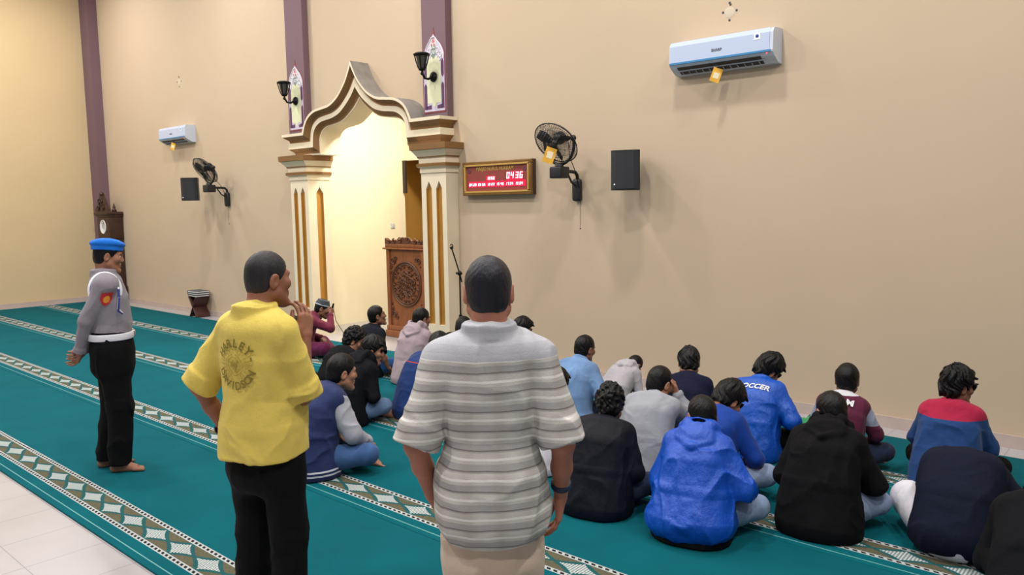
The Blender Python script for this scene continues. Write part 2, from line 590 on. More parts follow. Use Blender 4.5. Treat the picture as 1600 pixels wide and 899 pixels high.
def build_panel(cx, label):
    root = thing('arabesque_panel', label, 'wall panel', (cx, -0.10, 3.03), group='painted panels on the two mauve pilasters')
    w, h = .185, .66
    off = (cx, -0.10, 3.03)
    LAV = mat('lavender_paint', (196, 186, 204), 0.5)
    PLUM = mat('plum_paint', (82, 44, 84), 0.5)
    FIELD = mat('pale_green_field', (214, 214, 178), 0.5, var=0.04, vscale=12)
    RED = mat('rust_red_paint', (128, 52, 56), 0.5)
    SAGE = mat('sage_paint', (120, 136, 128), 0.5)

    def ogee(s, top, base=h):
        half = [(w * s, base - .02), (w * s * .98, base + .05), (w * s * .72, base + .14), (w * s * .45, base + .19), (w * s * .18, base + .24), (0, top)]
        pts = cat_rom(half, 4)
        return pts

    def outline(s, top, z0):
        o = ogee(s, top)
        return [(cx - w * s, 3.03 + z0), (cx + w * s, 3.03 + z0)] + [(cx + x, 3.03 + z) for x, z in o] + [(cx - x, 3.03 + z) for x, z in o[-2::-1]]
    b = MB()
    flat(b, outline(1.04, 1.02, 0.0), -.100, .004)
    b.build('red_edge', RED, root, off)
    b = MB()
    flat(b, outline(0.98, .94, 0.02), -.104, .004)
    b.build('border', LAV, root, off)
    # pale field
    b = MB()
    z0 = 3.03
    zz = lambda a: z0 + a
    fw = w * .66
    poly = [(cx - fw, zz(.12)), (cx - fw * .35, zz(.12)), (cx, zz(.06)), (cx + fw * .35, zz(.12)), (cx + fw, zz(.12)), (cx + fw, zz(.56)), (cx + fw * .75, zz(.64)), (cx + fw * .3, zz(.68)), (cx, zz(.64)), (cx - fw * .3, zz(.68)), (cx - fw * .75, zz(.64)), (cx - fw, zz(.56))]
    flat(b, poly, -.108, .003)
    b.build('pale_field', FIELD, root, off)
    for s in (-1, 1):
        b = MB()
        a0, a1 = cx + s * w * .70, cx + s * w * .93
        lo, hi = min(a0, a1), max(a0, a1)
        flat(b, [(lo, zz(.05)), (hi, zz(.05)), (hi, zz(.33)), ((lo + hi) / 2, zz(.36)), (lo, zz(.33))], -.108)
        flat(b, [(lo, zz(.45)), ((lo + hi) / 2, zz(.42)), (hi, zz(.45)), (hi, zz(.60)), ((lo + hi) / 2, zz(.64)), (lo, zz(.60))], -.108)
        m0, m1 = cx + s * w * .28, cx + s * w * .75
        flat(b, [(min(m0, m1), zz(.05)), (max(m0, m1), zz(.05)), (max(m0, m1), zz(.10)), (min(m0, m1), zz(.085))], -.108)
        b.build('plum_inlay', PLUM, root, off)
    # lattice head
    b = MB()
    for s in (-1, 1):
        for k in range(3):
            c = [(cx + s * w * (.12 + .27 * k) + .022 * math.cos(t), -.111, zz(.70 + (.10 - .055 * k)) + .032 * math.sin(t)) for t in [2 * PI * i / 12 for i in range(12)]]
            b.tube(c, .005, 6, closed=True)
            c = [(cx + s * w * (.10 + .25 * k) + .016 * math.cos(t), -.111, zz(.64 + (.08 - .04 * k)) + .022 * math.sin(t)) for t in [2 * PI * i / 12 for i in range(12)]]
            b.tube(c, .004, 6, closed=True)
    o = ogee(.9, .9)
    b.tube([(cx + x, -.111, zz(z)) for x, z in o] + [(cx - x, -.111, zz(z)) for x, z in o[-2::-1]], .006, 6)
    b.build('white_lattice', mat('lattice_white', (232, 228, 228), 0.5), root, off)
    b = MB()
    flat(b, [(cx - .05, zz(.68)), (cx, zz(.64)), (cx + .05, zz(.68)), (cx + .04, zz(.78)), (cx, zz(.86)), (cx - .04, zz(.78))], -.107, .002)
    b.build('sage_inlay', SAGE, root, off)
    b = MB()
    flat(b, [(cx - .035, zz(.80)), (cx + .035, zz(.80)), (cx + .02, zz(.86)), (cx, zz(.90)), (cx - .02, zz(.86))], -.107, .003)
    b.build('red_tip', mat('coral_paint', (190, 110, 96), 0.5), root, off)


build_panel(-10.09, 'tall painted arabesque panel behind the left wall lantern, on the narrower-looking far pilaster')
build_panel(-7.13, 'tall painted arabesque panel behind the right wall lantern, above the right column of the arch')


def build_lantern(cx, label):
    root = thing('wall_lantern', label, 'lamp', (cx, -0.112, 3.46), group='wall lanterns beside the arch')
    off = (cx, -0.112, 3.46)
    y = -.112
    z = 3.46
    b = MB()
    M = Matrix.Translation((cx, y, z)) @ Matrix.Rotation(PI / 2, 4, 'X')
    b.lathe([(.001, .0), (.06, .0), (.062, .012), (.045, .03), (.02, .045), (.001, .048)], M=M, n=20)
    b.build('backplate', IRON, root, off)
    b = MB()
    b.tube([(cx, y - .03, z), (cx, y - .09, z - .035), (cx, y - .15, z - .03), (cx, y - .185, z + .02), (cx, y - .19, z + .06)], .014, 10)
    b.ball((cx, y - .19, z + .02), .022, 0, 10)
    b.build('bracket_arm', IRON, root, off)
    cy = y - .19
    b = MB()
    b.lathe([(.001, .05), (.035, .055), (.045, .075), (.042, .085)], (cx, cy, z), 16)
    b.lathe([(.082, .228), (.1, .235), (.1, .25), (.075, .262), (.07, .25)], (cx, cy, z), 16)
    for k in range(6):
        a = 2 * PI * k / 6
        b.tube([(cx + .044 * math.cos(a), cy + .044 * math.sin(a), z + .08), (cx + .07 * math.cos(a), cy + .07 * math.sin(a), z + .16), (cx + .088 * math.cos(a), cy + .088 * math.sin(a), z + .235)], .008, 6)
    b.build('lantern_cage', IRON, root, off)
    b = MB()
    b.lathe([(.036, .08), (.055, .15), (.07, .225)], (cx, cy, z), 16)
    g = mat('smoked_glass', (70, 66, 60), 0.2)
    b.build('lantern_glass', g, root, off)


build_lantern(-10.09, 'black wall lantern left of the arch, mounted on the far painted panel')
build_lantern(-7.13, 'black wall lantern right of the arch, mounted on the nearer painted panel')


# ------------------------------------------------------------------ air conditioners
def tag_card(parent, pos, s=0.07, rz=0.5):
    b = MB()
    M = Matrix.Translation(pos) @ Matrix.Rotation(rz, 4, 'Z') @ Matrix.Rotation(0.35, 4, 'Y')
    b.box((-s * .5, -.004, -s * 1.5), (s * .5, .004, 0), 0, M)
    b.box((-s * .3, -.0055, -s * 1.1), (s * .3, .0055, -s * .5), 1, M)
    b.tube([(pos[0], pos[1], pos[2] + .05), (pos[0], pos[1], pos[2] - .005)], .003, 5, 2)
    return b.build('price_tag', [YELLOW_TAG, mat('tag_print', (240, 225, 190), .6), IRON], parent)


def build_ac():
    root = thing('air_conditioner', '', 'air conditioner', (0, 0, 0), group='split air conditioners on the front wall')
    L = 0.5
    prof = [(0, .0), (-.07, .005), (-.165, .058), (-.19, .085), (-.195, .10), (-.19, .255), (-.165, .29), (-.05, .30), (0, .30)]
    b = MB()
    b.prism(prof, -L, L, 0, 0, None)
    body = b.build('body', WHITE_PL, root)
    body.modifiers.new('bevel', 'BEVEL').width = .008
    body.modifiers['bevel'].segments = 3
    b = MB()
    b.prism([(-.188, .105), (-.198, .105), (-.196, .25), (-.17, .292), (-.165, .288), (-.188, .25)], -L + .008, L - .03, 0)
    b.build('front_panel', mat('glossy_white_panel', (186, 198, 222), 0.15), root)
    b = MB()
    b.prism([(-.18, .083), (-.2, .088), (-.201, .104), (-.185, .106)], -L + .003, L - .02, 0)
    b.build('blue_strip', mat('blue_strip_plastic', (70, 140, 190), 0.3), root)
    b = MB()
    b.prism([(-.172, .0625), (-.178, .06), (-.085, .006), (-.08, .012)], -L + .07, L - .12, 0)
    b.build('air_outlet', mat('dark_outlet', (18, 20, 26), 0.5), root)
    b = MB()
    b.prism([(-.128, .028), (-.137, .030), (-.139, .038), (-.13, .036)], -L + .05, L - .09, 0)
    for k in range(12):
        x = -L + .1 + k * .068
        b.prism([(-.12, .028), (-.132, .02), (-.098, .004), (-.09, .01)], x, x + .006, 0)
    b.build('louvre', mat('louvre_grey', (150, 160, 175), 0.3), root)
    b = MB()
    b.box((L - .17, -.199, .20), (L - .11, -.1975, .26), 0)
    b.lathe([(.001, 0), (.015, 0), (.015, .001), (.001, .001)], n=14, mi=1, M=Matrix.Translation((L - .14, -.199, .23)) @ Matrix.Rotation(PI / 2, 4, 'X'))
    b.build('energy_sticker', [mat('sticker_white', (232, 240, 246), .4), mat('sticker_navy', (30, 60, 130), .4)], root)
    b = MB()
    vs, fs = text_mesh('SHARP', .034, .002)
    b.add([(x - .02, -.1985, y + .165) for x, y in vs], fs)
    b.build('maker_lettering', mat('grey_lettering', (90, 95, 110), .4), root)
    b = MB()
    b.ball((L - .055, -.19, .075), .006)
    b.build('indicator_light', mat('red_indicator', (240, 90, 90), .4, emit=(255, 80, 80), estr=2), root)
    tag_card(root, (-.02, -.15, .01), .085, 0.6)
    return root


ac = build_ac()
ac.location = (-3.33, 0, 3.08)
ac['label'] = 'white split air conditioner high on the right of the wall, yellow tag dangling below'
ac2 = copy_tree(ac)
ac2.location = (-13.89, 0, 3.08)
ac2['label'] = 'white split air conditioner on the far left of the wall, above the left speaker'


# ------------------------------------------------------------------ wall fans
def build_fan():
    root = thing('wall_fan', '', 'fan', (0, 0, 0), group='black wall fans on the front wall')
    b = MB()
    b.rbox((-.055, -.07, -.14), (.055, 0, .10), .03)
    b.build('wall_mount', BLACK, root)
    b = MB()
    b.tube([(0, -.02, .07), (0, -.035, .14), (0, -.07, .17), (0, -.15, .175), (0, -.28, .175)], .019, 10)
    b.tube([(.0, -.05, .02), (0, -.13, .06), (0, -.2, .15)], .011, 8)
    b.build('support_arm', BLACK, root)
    b = MB()
    b.rbox((-.075, -.42, .10), (.075, -.26, .22), .015)
    b.lathe([(.045, .215), (.045, .25), (.03, .26)], (0, -.34, 0), 16)
    b.build('control_box', BLACK, root)
    b = MB()
    hz = .47
    arc = [(.19 * math.cos(t), -.34 - .02 * math.sin(t), .455 + .21 * math.sin(t)) for t in [PI + PI * i / 14 for i in range(15)]]
    arc = [(-.19, -.35, .50)] + arc + [(.19, -.35, .50)]
    b.tube(arc, .016, 8)
    b.ball((.19, -.35, .50), .032)
    b.ball((-.19, -.35, .50), .026)
    b.build('yoke', BLACK, root)
    tilt = math.radians(40)
    # local disc frame: axis n points forward/down
    n = Vector((0, -math.cos(tilt), -math.sin(tilt)))
    M = Matrix.Translation(Vector((0, -.36, .49))) @ Vector((0, 0, 1)).rotation_difference(n).to_matrix().to_4x4()
    b = MB()
    b.lathe([(.001, -.10), (.045, -.095), (.06, -.06), (.06, -.0), (.03, .02), (.001, .025)], M=M, n=18)
    b.build('motor', BLACK, root)
    R = .245
    b = MB()
    for k in range(60):
        a = 2 * PI * k / 60
        c, s = math.cos(a), math.sin(a)
        pr = [(.05, -.035), (.14, -.02), (.215, .0), (R, .045)]
        b.tube([M @ Vector((r * c, r * s, z)) for r, z in pr], .0021, 4, caps=False)
        pr = [(.05, .115), (.14, .11), (.215, .092), (R, .045)]
        b.tube([M @ Vector((r * c, r * s, z)) for r, z in pr], .0021, 4, caps=False)
    for r, z, w in ((R, .045, .006), (.14, .11, .002), (.14, -.02, .002), (.2, -.006, .002), (.2, .096, .002)):
        b.tube([M @ Vector((r * math.cos(a), r * math.sin(a), z)) for a in [2 * PI * k / 36 for k in range(36)]], w, 6, closed=True)
    b.lathe([(.001, .12), (.052, .12), (.052, .11), (.001, .11)], M=M, n=18)
    b.build('cage', mat('cage_wire', (48, 46, 46), .4, metal=.3), root)
    for k in range(3):
        bl = MB()
        a0 = 2 * PI * k / 3 + .35
        pts = []
        for i in range(7):
            r = .04 + .17 * i / 6
            hw = .25 + .42 * math.sin(PI * min(1, (i + .8) / 7))
            a1, a2 = a0 - hw * .55, a0 + hw * .55
            pts.append(((r * math.cos(a1), r * math.sin(a1), .025), (r * math.cos(a2), r * math.sin(a2), .075)))
        for i in range(6):
            q = [M @ Vector(p) for p in (pts[i][0], pts[i][1], pts[i + 1][1], pts[i + 1][0])]
            bl.add(q, [(0, 1, 2, 3)], 0, True)
        o = bl.build('blade', mat('fan_blade', (40, 38, 40), .35), root)
        o.modifiers.new('s', 'SOLIDIFY').thickness = .004
    b = MB()
    b.lathe([(.001, .0), (.03, .0), (.03, .06), (.02, .075), (.001, .08)], M=M, n=14)
    b.build('blade_hub', BLACK, root)
    b = MB()
    b.tube([(.05, -.05, -.12), (.05, -.05, -.42)], .002, 5)
    b.ball((.05, -.05, -.43), .008)
    b.build('pull_cord', IRON, root)
    b = MB()
    b.tube([(.14, -.36, .45), (.10, -.30, .32), (.06, -.16, .20), (.045, -.06, .0), (.03, -.04, .05)], .004, 6)
    b.build('power_cable', IRON, root)
    return root


fan = build_fan()
fan.location = (-5.03, 0, 2.06)
fan['label'] = 'black wall fan between the red clock sign and the right speaker, orange tag on it'
fan2 = copy_tree(fan)
fan2.location = (-12.36, 0, 2.08)
fan2['label'] = 'black wall fan at far left, beside the left speaker and below the far air conditioner'
b = MB()
Mx = Matrix.Translation((.0, -.50, .33)) @ Matrix.Rotation(0.7, 4, 'Z') @ Matrix.Rotation(0.35, 4, 'Y')
b.box((-.055, -.003, -.08), (.055, .003, .08), 0, Mx)
b.box((-.03, -.005, -.03), (.03, .005, .04), 1, Mx)
o = b.build('hanging_tag', [YELLOW_TAG, mat('tag_print', (240, 225, 190), .6)], fan)
o['label'] = 'orange card tag hanging from the fan cage'


# ------------------------------------------------------------------ speakers
def build_speaker():
    root = thing('wall_speaker', '', 'speaker', (0, 0, 0), group='black speakers on the front wall')
    b = MB()
    plan = [(-.145, -.17), (-.10, -.195), (0, -.205), (.10, -.195), (.145, -.17), (.09, .05), (-.09, .05)]
    b.prism(plan, 0, .385, 2)
    o = b.build('cabinet', BLACK, root)
    o.modifiers.new('bevel', 'BEVEL').width = .014
    o.modifiers['bevel'].segments = 3
    b = MB()
    g = [(-.132, -.178), (-.09, -.203), (0, -.213), (.09, -.203), (.132, -.178), (.12, -.17), (-.12, -.17)]
    b.prism(g, .015, .37, 2)
    gm = mat('speaker_grille', (34, 35, 40), .5, bump=.5, bscale=500, bdist=.002)
    b.build('grille', gm, root)
    b = MB()
    b.rbox((-.03, .04, .12), (.03, .11, .26), .008)
    b.box((-.05, .09, .10), (.05, .13, .28))
    b.build('wall_bracket', IRON, root)
    b = MB()
    b.lathe([(.001, 0), (.012, 0), (.012, .002), (.001, .002)], n=12, M=Matrix.Translation((-.1, -.199, .05)) @ Matrix.Rotation(PI / 2, 4, 'X'))
    b.build('badge', CHROME, root)
    return root


spk = build_speaker()
spk.location = (-4.29, -.17, 2.02)
spk.rotation_euler = (0, 0, 0.36)
spk['label'] = 'black wall speaker right of the nearer fan, under the right air conditioner'
spk2 = copy_tree(spk)
spk2.location = (-13.0, -.30, 2.05)
spk2.rotation_euler = (0, 0, 0.75)
spk2['label'] = 'black wall speaker at far left, just left of the far fan'


# ------------------------------------------------------------------ LED clock sign
def build_sign():
    x0, x1, z0, z1, d = -6.70, -5.625, 2.01, 2.405, .09
    cx, cz = (x0 + x1) / 2, (z0 + z1) / 2
    off = (cx, 0, z0)
    root = thing('prayer_time_clock', 'gold-framed red digital prayer-time sign on the wall right of the arch', 'clock sign', off)
    b = MB()
    b.box((x0, -d + .03, z0), (x1, 0, z1))
    b.build('case', mat('case_brown', (60, 40, 28), .5), root, off)
    b = MB()
    t = .045
    for lo, hi in (((x0, z0), (x1, z0 + t)), ((x0, z1 - t), (x1, z1)), ((x0, z0 + t), (x0 + t, z1 - t)), ((x1 - t, z0 + t), (x1, z1 - t))):
        b.rbox((lo[0], -d, lo[1]), (hi[0], -d + .04, hi[1]), .008, 0)
    b.build('frame', mat('antique_gold', (126, 92, 46), .35, metal=.35, var=.15, vscale=14), root, off)
    b = MB()
    t2 = .052
    for lo, hi in (((x0 + t - .012, z0 + t - .012), (x1 - t + .012, z0 + t2)), ((x0 + t - .012, z1 - t2), (x1 - t + .012, z1 - t + .012)), ((x0 + t - .012, z0 + t), (x0 + t2, z1 - t)), ((x1 - t2, z0 + t), (x1 - t + .012, z1 - t))):
        b.box((lo[0], -d - .004, lo[1]), (hi[0], -d + .03, hi[1]))
    b.build('inner_bead', mat('bright_gold', (205, 165, 90), .35, metal=.3), root, off)
    face = MB().box((x0 + .04, -d + .02, z0 + .04), (x1 - .04, -d + .026, z1 - .04)).build('display_face', mat('display_red', (140, 66, 60), .3, var=.08, vscale=9), root, off)
    yf = -d + .019
    b = MB()
    vs, fs = text_mesh('MASJID NURUL HUKKAM', .062, .001)
    wv = max(v[0] for v in vs) - min(v[0] for v in vs)
    k = .58 / wv
    b.add([(cx - .03 + x * k, yf, z1 - .088 + y) for x, y in vs], fs)
    b.build('gold_lettering', mat('gold_letters', (190, 165, 70), .4), face, off)
    # lit red areas behind the digits
    b = MB()
    lit = mat('lit_red_display', (200, 20, 60), .4, emit=(205, 16, 60), estr=.75)
    b.box((x0 + .085, yf - .001, z0 + .095), (x1 - .09, yf + .001, z0 + .165))
    b.box((x0 + .37, yf - .001, z0 + .165), (x0 + .52, yf + .001, z0 + .225))
    b.box((x0 + .70, yf - .001, z0 + .165), (x0 + .94, yf + .001, z0 + .265))
    b.build('lit_display', lit, face, off)
    LED = mat('led_white', (255, 235, 240), .4, emit=(255, 225, 235), estr=1.6)

    def seg7(ch, x, z, h, wd, th):
        S = {'0': 'abcdef', '1': 'bc', '2': 'abged', '3': 'abgcd', '4': 'fgbc', '5': 'afgcd', '6': 'afgedc', '7': 'abc', '8': 'abcdefg', '9': 'abcdfg'}[ch]
        sl = .12
        dg = MB()

        def bar(xa, za, xb, zb):
            q = []
            for (px, pz) in ((xa, za), (xb, za), (xb, zb), (xa, zb)):
                q.append((x + px + sl * pz, z + pz))
            dg.prism(q, yf - .004, yf - .001, 1)
        m = h / 2
        for c in S:
            if c == 'a': bar(0, h - th, wd, h)
            if c == 'd': bar(0, 0, wd, th)
            if c == 'g': bar(0, m - th / 2, wd, m + th / 2)
            if c == 'f': bar(0, m, th, h)
            if c == 'b': bar(wd - th, m, wd, h)
            if c == 'e': bar(0, 0, th, m)
            if c == 'c': bar(wd - th, 0, wd, m)
        dg.build('digit', LED, face, off)
    for i, (ch, dx) in enumerate(zip('0436', (0, .062, .135, .197))):
        seg7(ch, x0 + .695 + dx, z0 + .185, .072, .042, .0105)
    for ch, dx in zip('1860', (0, .032, .068, .1)):
        seg7(ch, x0 + .385 + dx, z0 + .18, .034, .021, .0055)
    xs = x0 + .10
    for grp in ('0429', '0555', '1223', '1545', '1754', '1904'):
        for i, ch in enumerate(grp):
            seg7(ch, xs + (0, .028, .066, .094)[i], z0 + .112, .030, .018, .0052)
        xs += .145
    b = MB()
    for xx, zz in ((x0 + .10, z1 - .11), (x1 - .105, z1 - .105)):
        b.lathe([(.018, 0), (.026, 0), (.026, .001), (.018, .001)], n=18, M=Matrix.Translation((xx, yf, zz)) @ Matrix.Rotation(PI / 2, 4, 'X'))
    b.build('emblem', mat('emblem_plum', (96, 52, 74), .5), face, off)


build_sign()


# ------------------------------------------------------------------ marks on the wall
def build_patch(x, z, s, label):
    root = thing('mounting_patch', label, 'wall patch', (x, -.001, z), group='patched bolt holes on the front wall')
    b = MB()
    b.lathe([(.001, 0), (s * .55, .0015), (s * .6, 0)], n=22, M=Matrix.Translation((x, -.001, z)) @ Matrix.Rotation(PI / 2, 4, 'X'))
    b.build('filler', mat('filler_plaster', (200, 186, 164), .8), root, (x, -.001, z))
    for dx, dz in ((0, s), (-s * .75, 0.1 * s), (s * .8, .1 * s), (.0, -s * .8), (s * .1, s * .8)):
        h = MB()
        h.lathe([(.001, 0), (.011, 0), (.009, .003), (.001, .004)], n=10, M=Matrix.Translation((x + dx, -.001, z + dz)) @ Matrix.Rotation(PI / 2, 4, 'X'))
        h.build('bolt_hole', mat('hole_dark', (70, 66, 70), .7), root, (x, -.001, z))


build_patch(-3.325, 3.60, .085, 'pale filled patch with bolt holes above the right air conditioner')
build_patch(-13.88, 4.17, .10, 'pale filled patch with bolt holes above the left air conditioner')

# light switch inside the mihrab
t = thing('light_switch', 'small white light switch on the bright mihrab side wall', 'switch', (-10.4, 1.9, 1.56))
MB().rbox((-10.4, 1.86, 1.52), (-10.388, 1.95, 1.61), .004).build('faceplate', WHITE_PL, t, (-10.4, 1.9, 1.56))
MB().rbox((-10.39, 1.885, 1.535), (-10.38, 1.925, 1.595), .003).build('rocker', mat('switch_grey', (196, 190, 176), .4), t, (-10.4, 1.9, 1.56))


# ------------------------------------------------------------------ carved pulpit
def swirl(b, cx, cz, y, r0, turns, r, a0=0, sgn=1, mi=0, n=22, grow=1.0):
    pts = []
    for i in range(n):
        t = i / (n - 1)
        a = a0 + sgn * turns * 2 * PI * t
        rr = r0 * (1 - .82 * t ** grow)
        pts.append((cx + rr * math.cos(a), y, cz + rr * math.sin(a)))
    b.tube(pts, [r * (1 - .4 * i / n) for i in range(n)], 7, mi)


def build_pulpit():
    off = (-8.48, .5, 0)
    x0, x1, yf, yb = -8.92, -8.04, .5, 1.0
    root = thing('carved_pulpit', 'carved brown wooden pulpit with a round calligraphic medallion, behind the right column', 'pulpit', off)
    b = MB()
    b.box((x0 + .04, yf + .02, .15), (x1 - .04, yb, 1.27))
    for xx in (x0 + .03, x1 - .10):
        b.rbox((xx, yf - .005, .15), (xx + .07, yf + .06, 1.28), .008)
    b.build('body', WOOD, root, off)
    b = MB()
    b.rbox((x0 - .01, yf - .03, 0), (x1 + .01, yb + .01, .10), .012)
    b.rbox((x0 + .01, yf - .015, .10), (x1 - .01, yb, .17), .012)
    b.build('base', WOOD, root, off)
    b = MB()
    b.rbox((x0 - .022, yf - .030, 1.28), (x1 + .02, yb + .02, 1.305), .01)
    b.rbox((x0 + .01, yf - .005, 1.305), (x1 + .01, yb, 1.36), .01)
    b.build('top_ledge', WOOD, root, off)
    b = MB()
    crest = []
    m = 40
    for i in range(m + 1):
        t = -1 + 2 * i / m
        crest.append((-8.48 + t * .43, 1.40 + .045 * math.exp(-(t / .22) ** 2) + .03 * abs(math.sin(t * 9)) * (1 - .4 * abs(t)) + (.03 if abs(t) > .9 else 0)))
    b.prism([(-8.91, 1.35)] + crest + [(-8.05, 1.35)], yf, yf + .04, 1)
    for s in (-1, 1):
        swirl(b, -8.48 + s * .09, 1.415, yf - .005, .045, 1.4, .010, 0 if s > 0 else PI, s)
        swirl(b, -8.48 + s * .22, 1.40, yf - .005, .04, 1.3, .009, PI / 2, -s)
        swirl(b, -8.48 + s * .34, 1.395, yf - .005, .036, 1.3, .009, PI / 2, s)
    b.build('carved_crest', WOOD_D if False else mat('carved_teak_dark', (92, 52, 30), .4, var=.2, vscale=9), root, off)
    # medallion
    b = MB()
    cz, cx = .79, -8.48
    for rr, w in ((.315, .016), (.285, .010)):
        b.tube([(cx + rr * math.cos(a), yf + .012, cz + rr * math.sin(a)) for a in [2 * PI * k / 40 for k in range(40)]], w, 8, closed=True)
    for k in range(18):
        a = 2 * PI * k / 18
        swirl(b, cx + .25 * math.cos(a), cz + .25 * math.sin(a), yf + .012, .033, 1.2, .009, a, 1 if k % 2 else -1)
    rnd = random.Random(5)
    for k in range(15):
        z = cz - .17 + .34 * k / 14
        hw = math.sqrt(max(.0, .19 ** 2 - (z - cz) ** 2)) + .01
        ph = rnd.random() * 6
        pts = [(cx + hw * (-1 + 2 * i / 13), yf + .010, z + .02 * math.sin(i * .9 + ph) + .012 * math.sin(i * 1.7 + 2 * ph)) for i in range(14)]
        b.tube(pts, .009, 7)
    for k in range(9):
        x = cx + .15 * (-1 + 2 * k / 8)
        hz = .6 * math.sqrt(max(0, .19 ** 2 - (x - cx) ** 2))
        b.tube([(x, yf + .008, cz - hz), (x + .02, yf + .004, cz + rnd.uniform(-.03, .03)), (x - .005, yf + .008, cz + hz)], .008, 7)
    b.build('carved_medallion', mat('carved_teak_dark', (92, 52, 30), .4), root, off)
    for sx in (-1, 1):
        for cz2, sz in ((1.12, 1), (.33, -1)):
            b = MB()
            c = cx + sx * .28
            swirl(b, c, cz2, yf + .012, .055, 1.5, .010, 0, sx * sz)
            swirl(b, c + sx * .05, cz2 - sz * .08, yf + .012, .045, 1.4, .009, PI / 2, -sx * sz)
            swirl(b, c - sx * .06, cz2 + sz * .03, yf + .012, .035, 1.3, .008, PI, sx * sz)
            swirl(b, c + sx * .055, cz2 - sz * .17, yf + .012, .03, 1.2, .008, PI, sx * sz)
            b.build('corner_carving', mat('carved_teak_dark', (92, 52, 30), .4), root, off)


build_pulpit()


# ------------------------------------------------------------------ microphone stand
def build_mic_stand():
    x, y = -6.37, -.5
    off = (x, y, 0)
    root = thing('microphone_stand', 'thin black microphone stand in front of the wall, right of the right column', 'microphone stand', off)
    b = MB()
    b.tube([(x, y, .07), (x, y, .62)], .013, 10)
    b.tube([(x, y, .6), (x, y, 1.12)], .009, 10)
    b.tube([(x, y, .59), (x, y, .64)], .02, 10)
    b.build('pole', IRON, root, off)
    b = MB()
    b.ball((x, y, 1.12), .028, 0, 10)
    b.tube([(x - .05, y, 1.12), (x + .03, y, 1.12)], .015, 8)
    b.build('clutch', IRON, root, off)
    b = MB()
    b.tube([(x + .012, y + .02, 1.02), (x, y, 1.12), (x - .065, y - .05, 1.40)], .008, 8)
    b.build('boom', IRON, root, off)
    b = MB()
    b.tube([(x - .065, y - .05, 1.40), (x - .072, y - .055, 1.43)], .018, 8)
    b.tube([(x - .068 + .02 * math.cos(a), y - .052, 1.435 + .02 * math.sin(a)) for a in [PI * 1.2 + 1.7 * PI * k / 10 for k in range(11)]], .006, 6)
    b.build('microphone_clip', IRON, root, off)
    for k in range(3):
        a = 2 * PI * k / 3 + .4
        b = MB()
        b.tube([(x, y, .10), (x + .15 * math.cos(a), y + .15 * math.sin(a), .06), (x + .27 * math.cos(a), y + .27 * math.sin(a), .0225)], .009, 8)
        b.build('leg', IRON, root, off)


build_mic_stand()


# ------------------------------------------------------------------ long-case clock in the far corner
def build_clock():
    x0, x1, yf, yb = -17.23, -16.64, -.29, -.015
    cx = (x0 + x1) / 2
    off = (cx, (yf + yb) / 2, 0)
    root = thing('longcase_clock', 'dark carved longcase clock in the far left corner, white dial half hidden', 'clock', off)
    b = MB()
    b.rbox((x0 - .05, yf + .015, 0), (x1 + .05, yb, .17), .01)
    b.rbox((x0 - .025, yf - .01, .17), (x1 + .025, yb, .36), .01)
    b.build('plinth', WOOD_D, root, off)
    b = MB()
    b.rbox((x0 + .03, yf + .01, .36), (x1 - .03, yb, 1.35), .008)
    b.rbox((x0, yf, 1.33), (x1, yb, 1.80), .01)
    for xx in (x0 + .035, x1 - .035):
        b.lathe([(.03, .37), (.034, .42), (.022, .46), (.022, 1.26), (.034, 1.3), (.03, 1.34)], (xx, yf + .0, 0), 14)
    b.build('case', WOOD_D, root, off)
    b = MB()
    b.rbox((x0 - .02, yf - .02, 1.78), (x1 + .02, yb, 1.82), .006)
    b.rbox((x0 - .045, yf - .045, 1.82), (x1 + .045, yb, 1.88), .01)
    b.build('cornice', WOOD_D, root, off)
    b = MB()
    prof = [(cx - .30, 1.87), (cx - .28, 1.95), (cx - .16, 2.02), (cx - .10, 2.13), (cx - .06, 2.17), (cx, 2.25), (cx + .06, 2.17), (cx + .10, 2.13), (cx + .16, 2.02), (cx + .28, 1.95), (cx + .30, 1.87)]
    b.prism(prof, yf - .02, yf + .06, 1)
    for s in (-1, 1):
        swirl(b, cx + s * .12, 1.97, yf - .03, .07, 1.5, .016, PI / 2, s)
        swirl(b, cx + s * .05, 2.09, yf - .03, .05, 1.4, .014, PI / 2, -s)
    b.ball((cx, yf + .01, 2.24), .045, 0, 12)
    b.build('carved_pediment', WOOD_D, root, off)
    b = MB()
    b.lathe([(.001, 1.88), (.045, 1.88), (.045, 1.92), (.02, 1.945), (.03, 1.97), (.014, 2.0), (.016, 2.03), (.001, 2.06)], (x1 - .05, yf + .14, 0), 12)
    b.build('finial', WOOD_D, root, off)
    b = MB()
    M = Matrix.Translation((cx - .005, yf, 1.575)) @ Matrix.Rotation(PI / 2, 4, 'X')
    b.lathe([(.001, .006), (.135, .006), (.14, .012), (.145, .0)], M=M, n=30)
    dial = b.build('dial', mat('dial_white', (225, 226, 230), .35), root, off)
    b = MB()
    for a, l in ((2.2, .07), (.5, .1)):
        b.box((-.004, -.012, 0), (.004, -.009, l), 0, Matrix.Translation((cx - .005, yf, 1.575)) @ Matrix.Rotation(a, 4, 'Y'))
    b.build('hands', IRON, dial, off)
    b = MB()
    b.rbox((cx - .16, yf - .004, .46), (cx + .16, yf + .012, 1.25), .006)
    d = b.build('door', WOOD_D, root, off)
    MB().box((cx - .12, yf - .006, .52), (cx + .12, yf - .003, 1.19)).build('door_glass', mat('door_glass_dark', (52, 34, 30), .12), d, off)


build_clock()


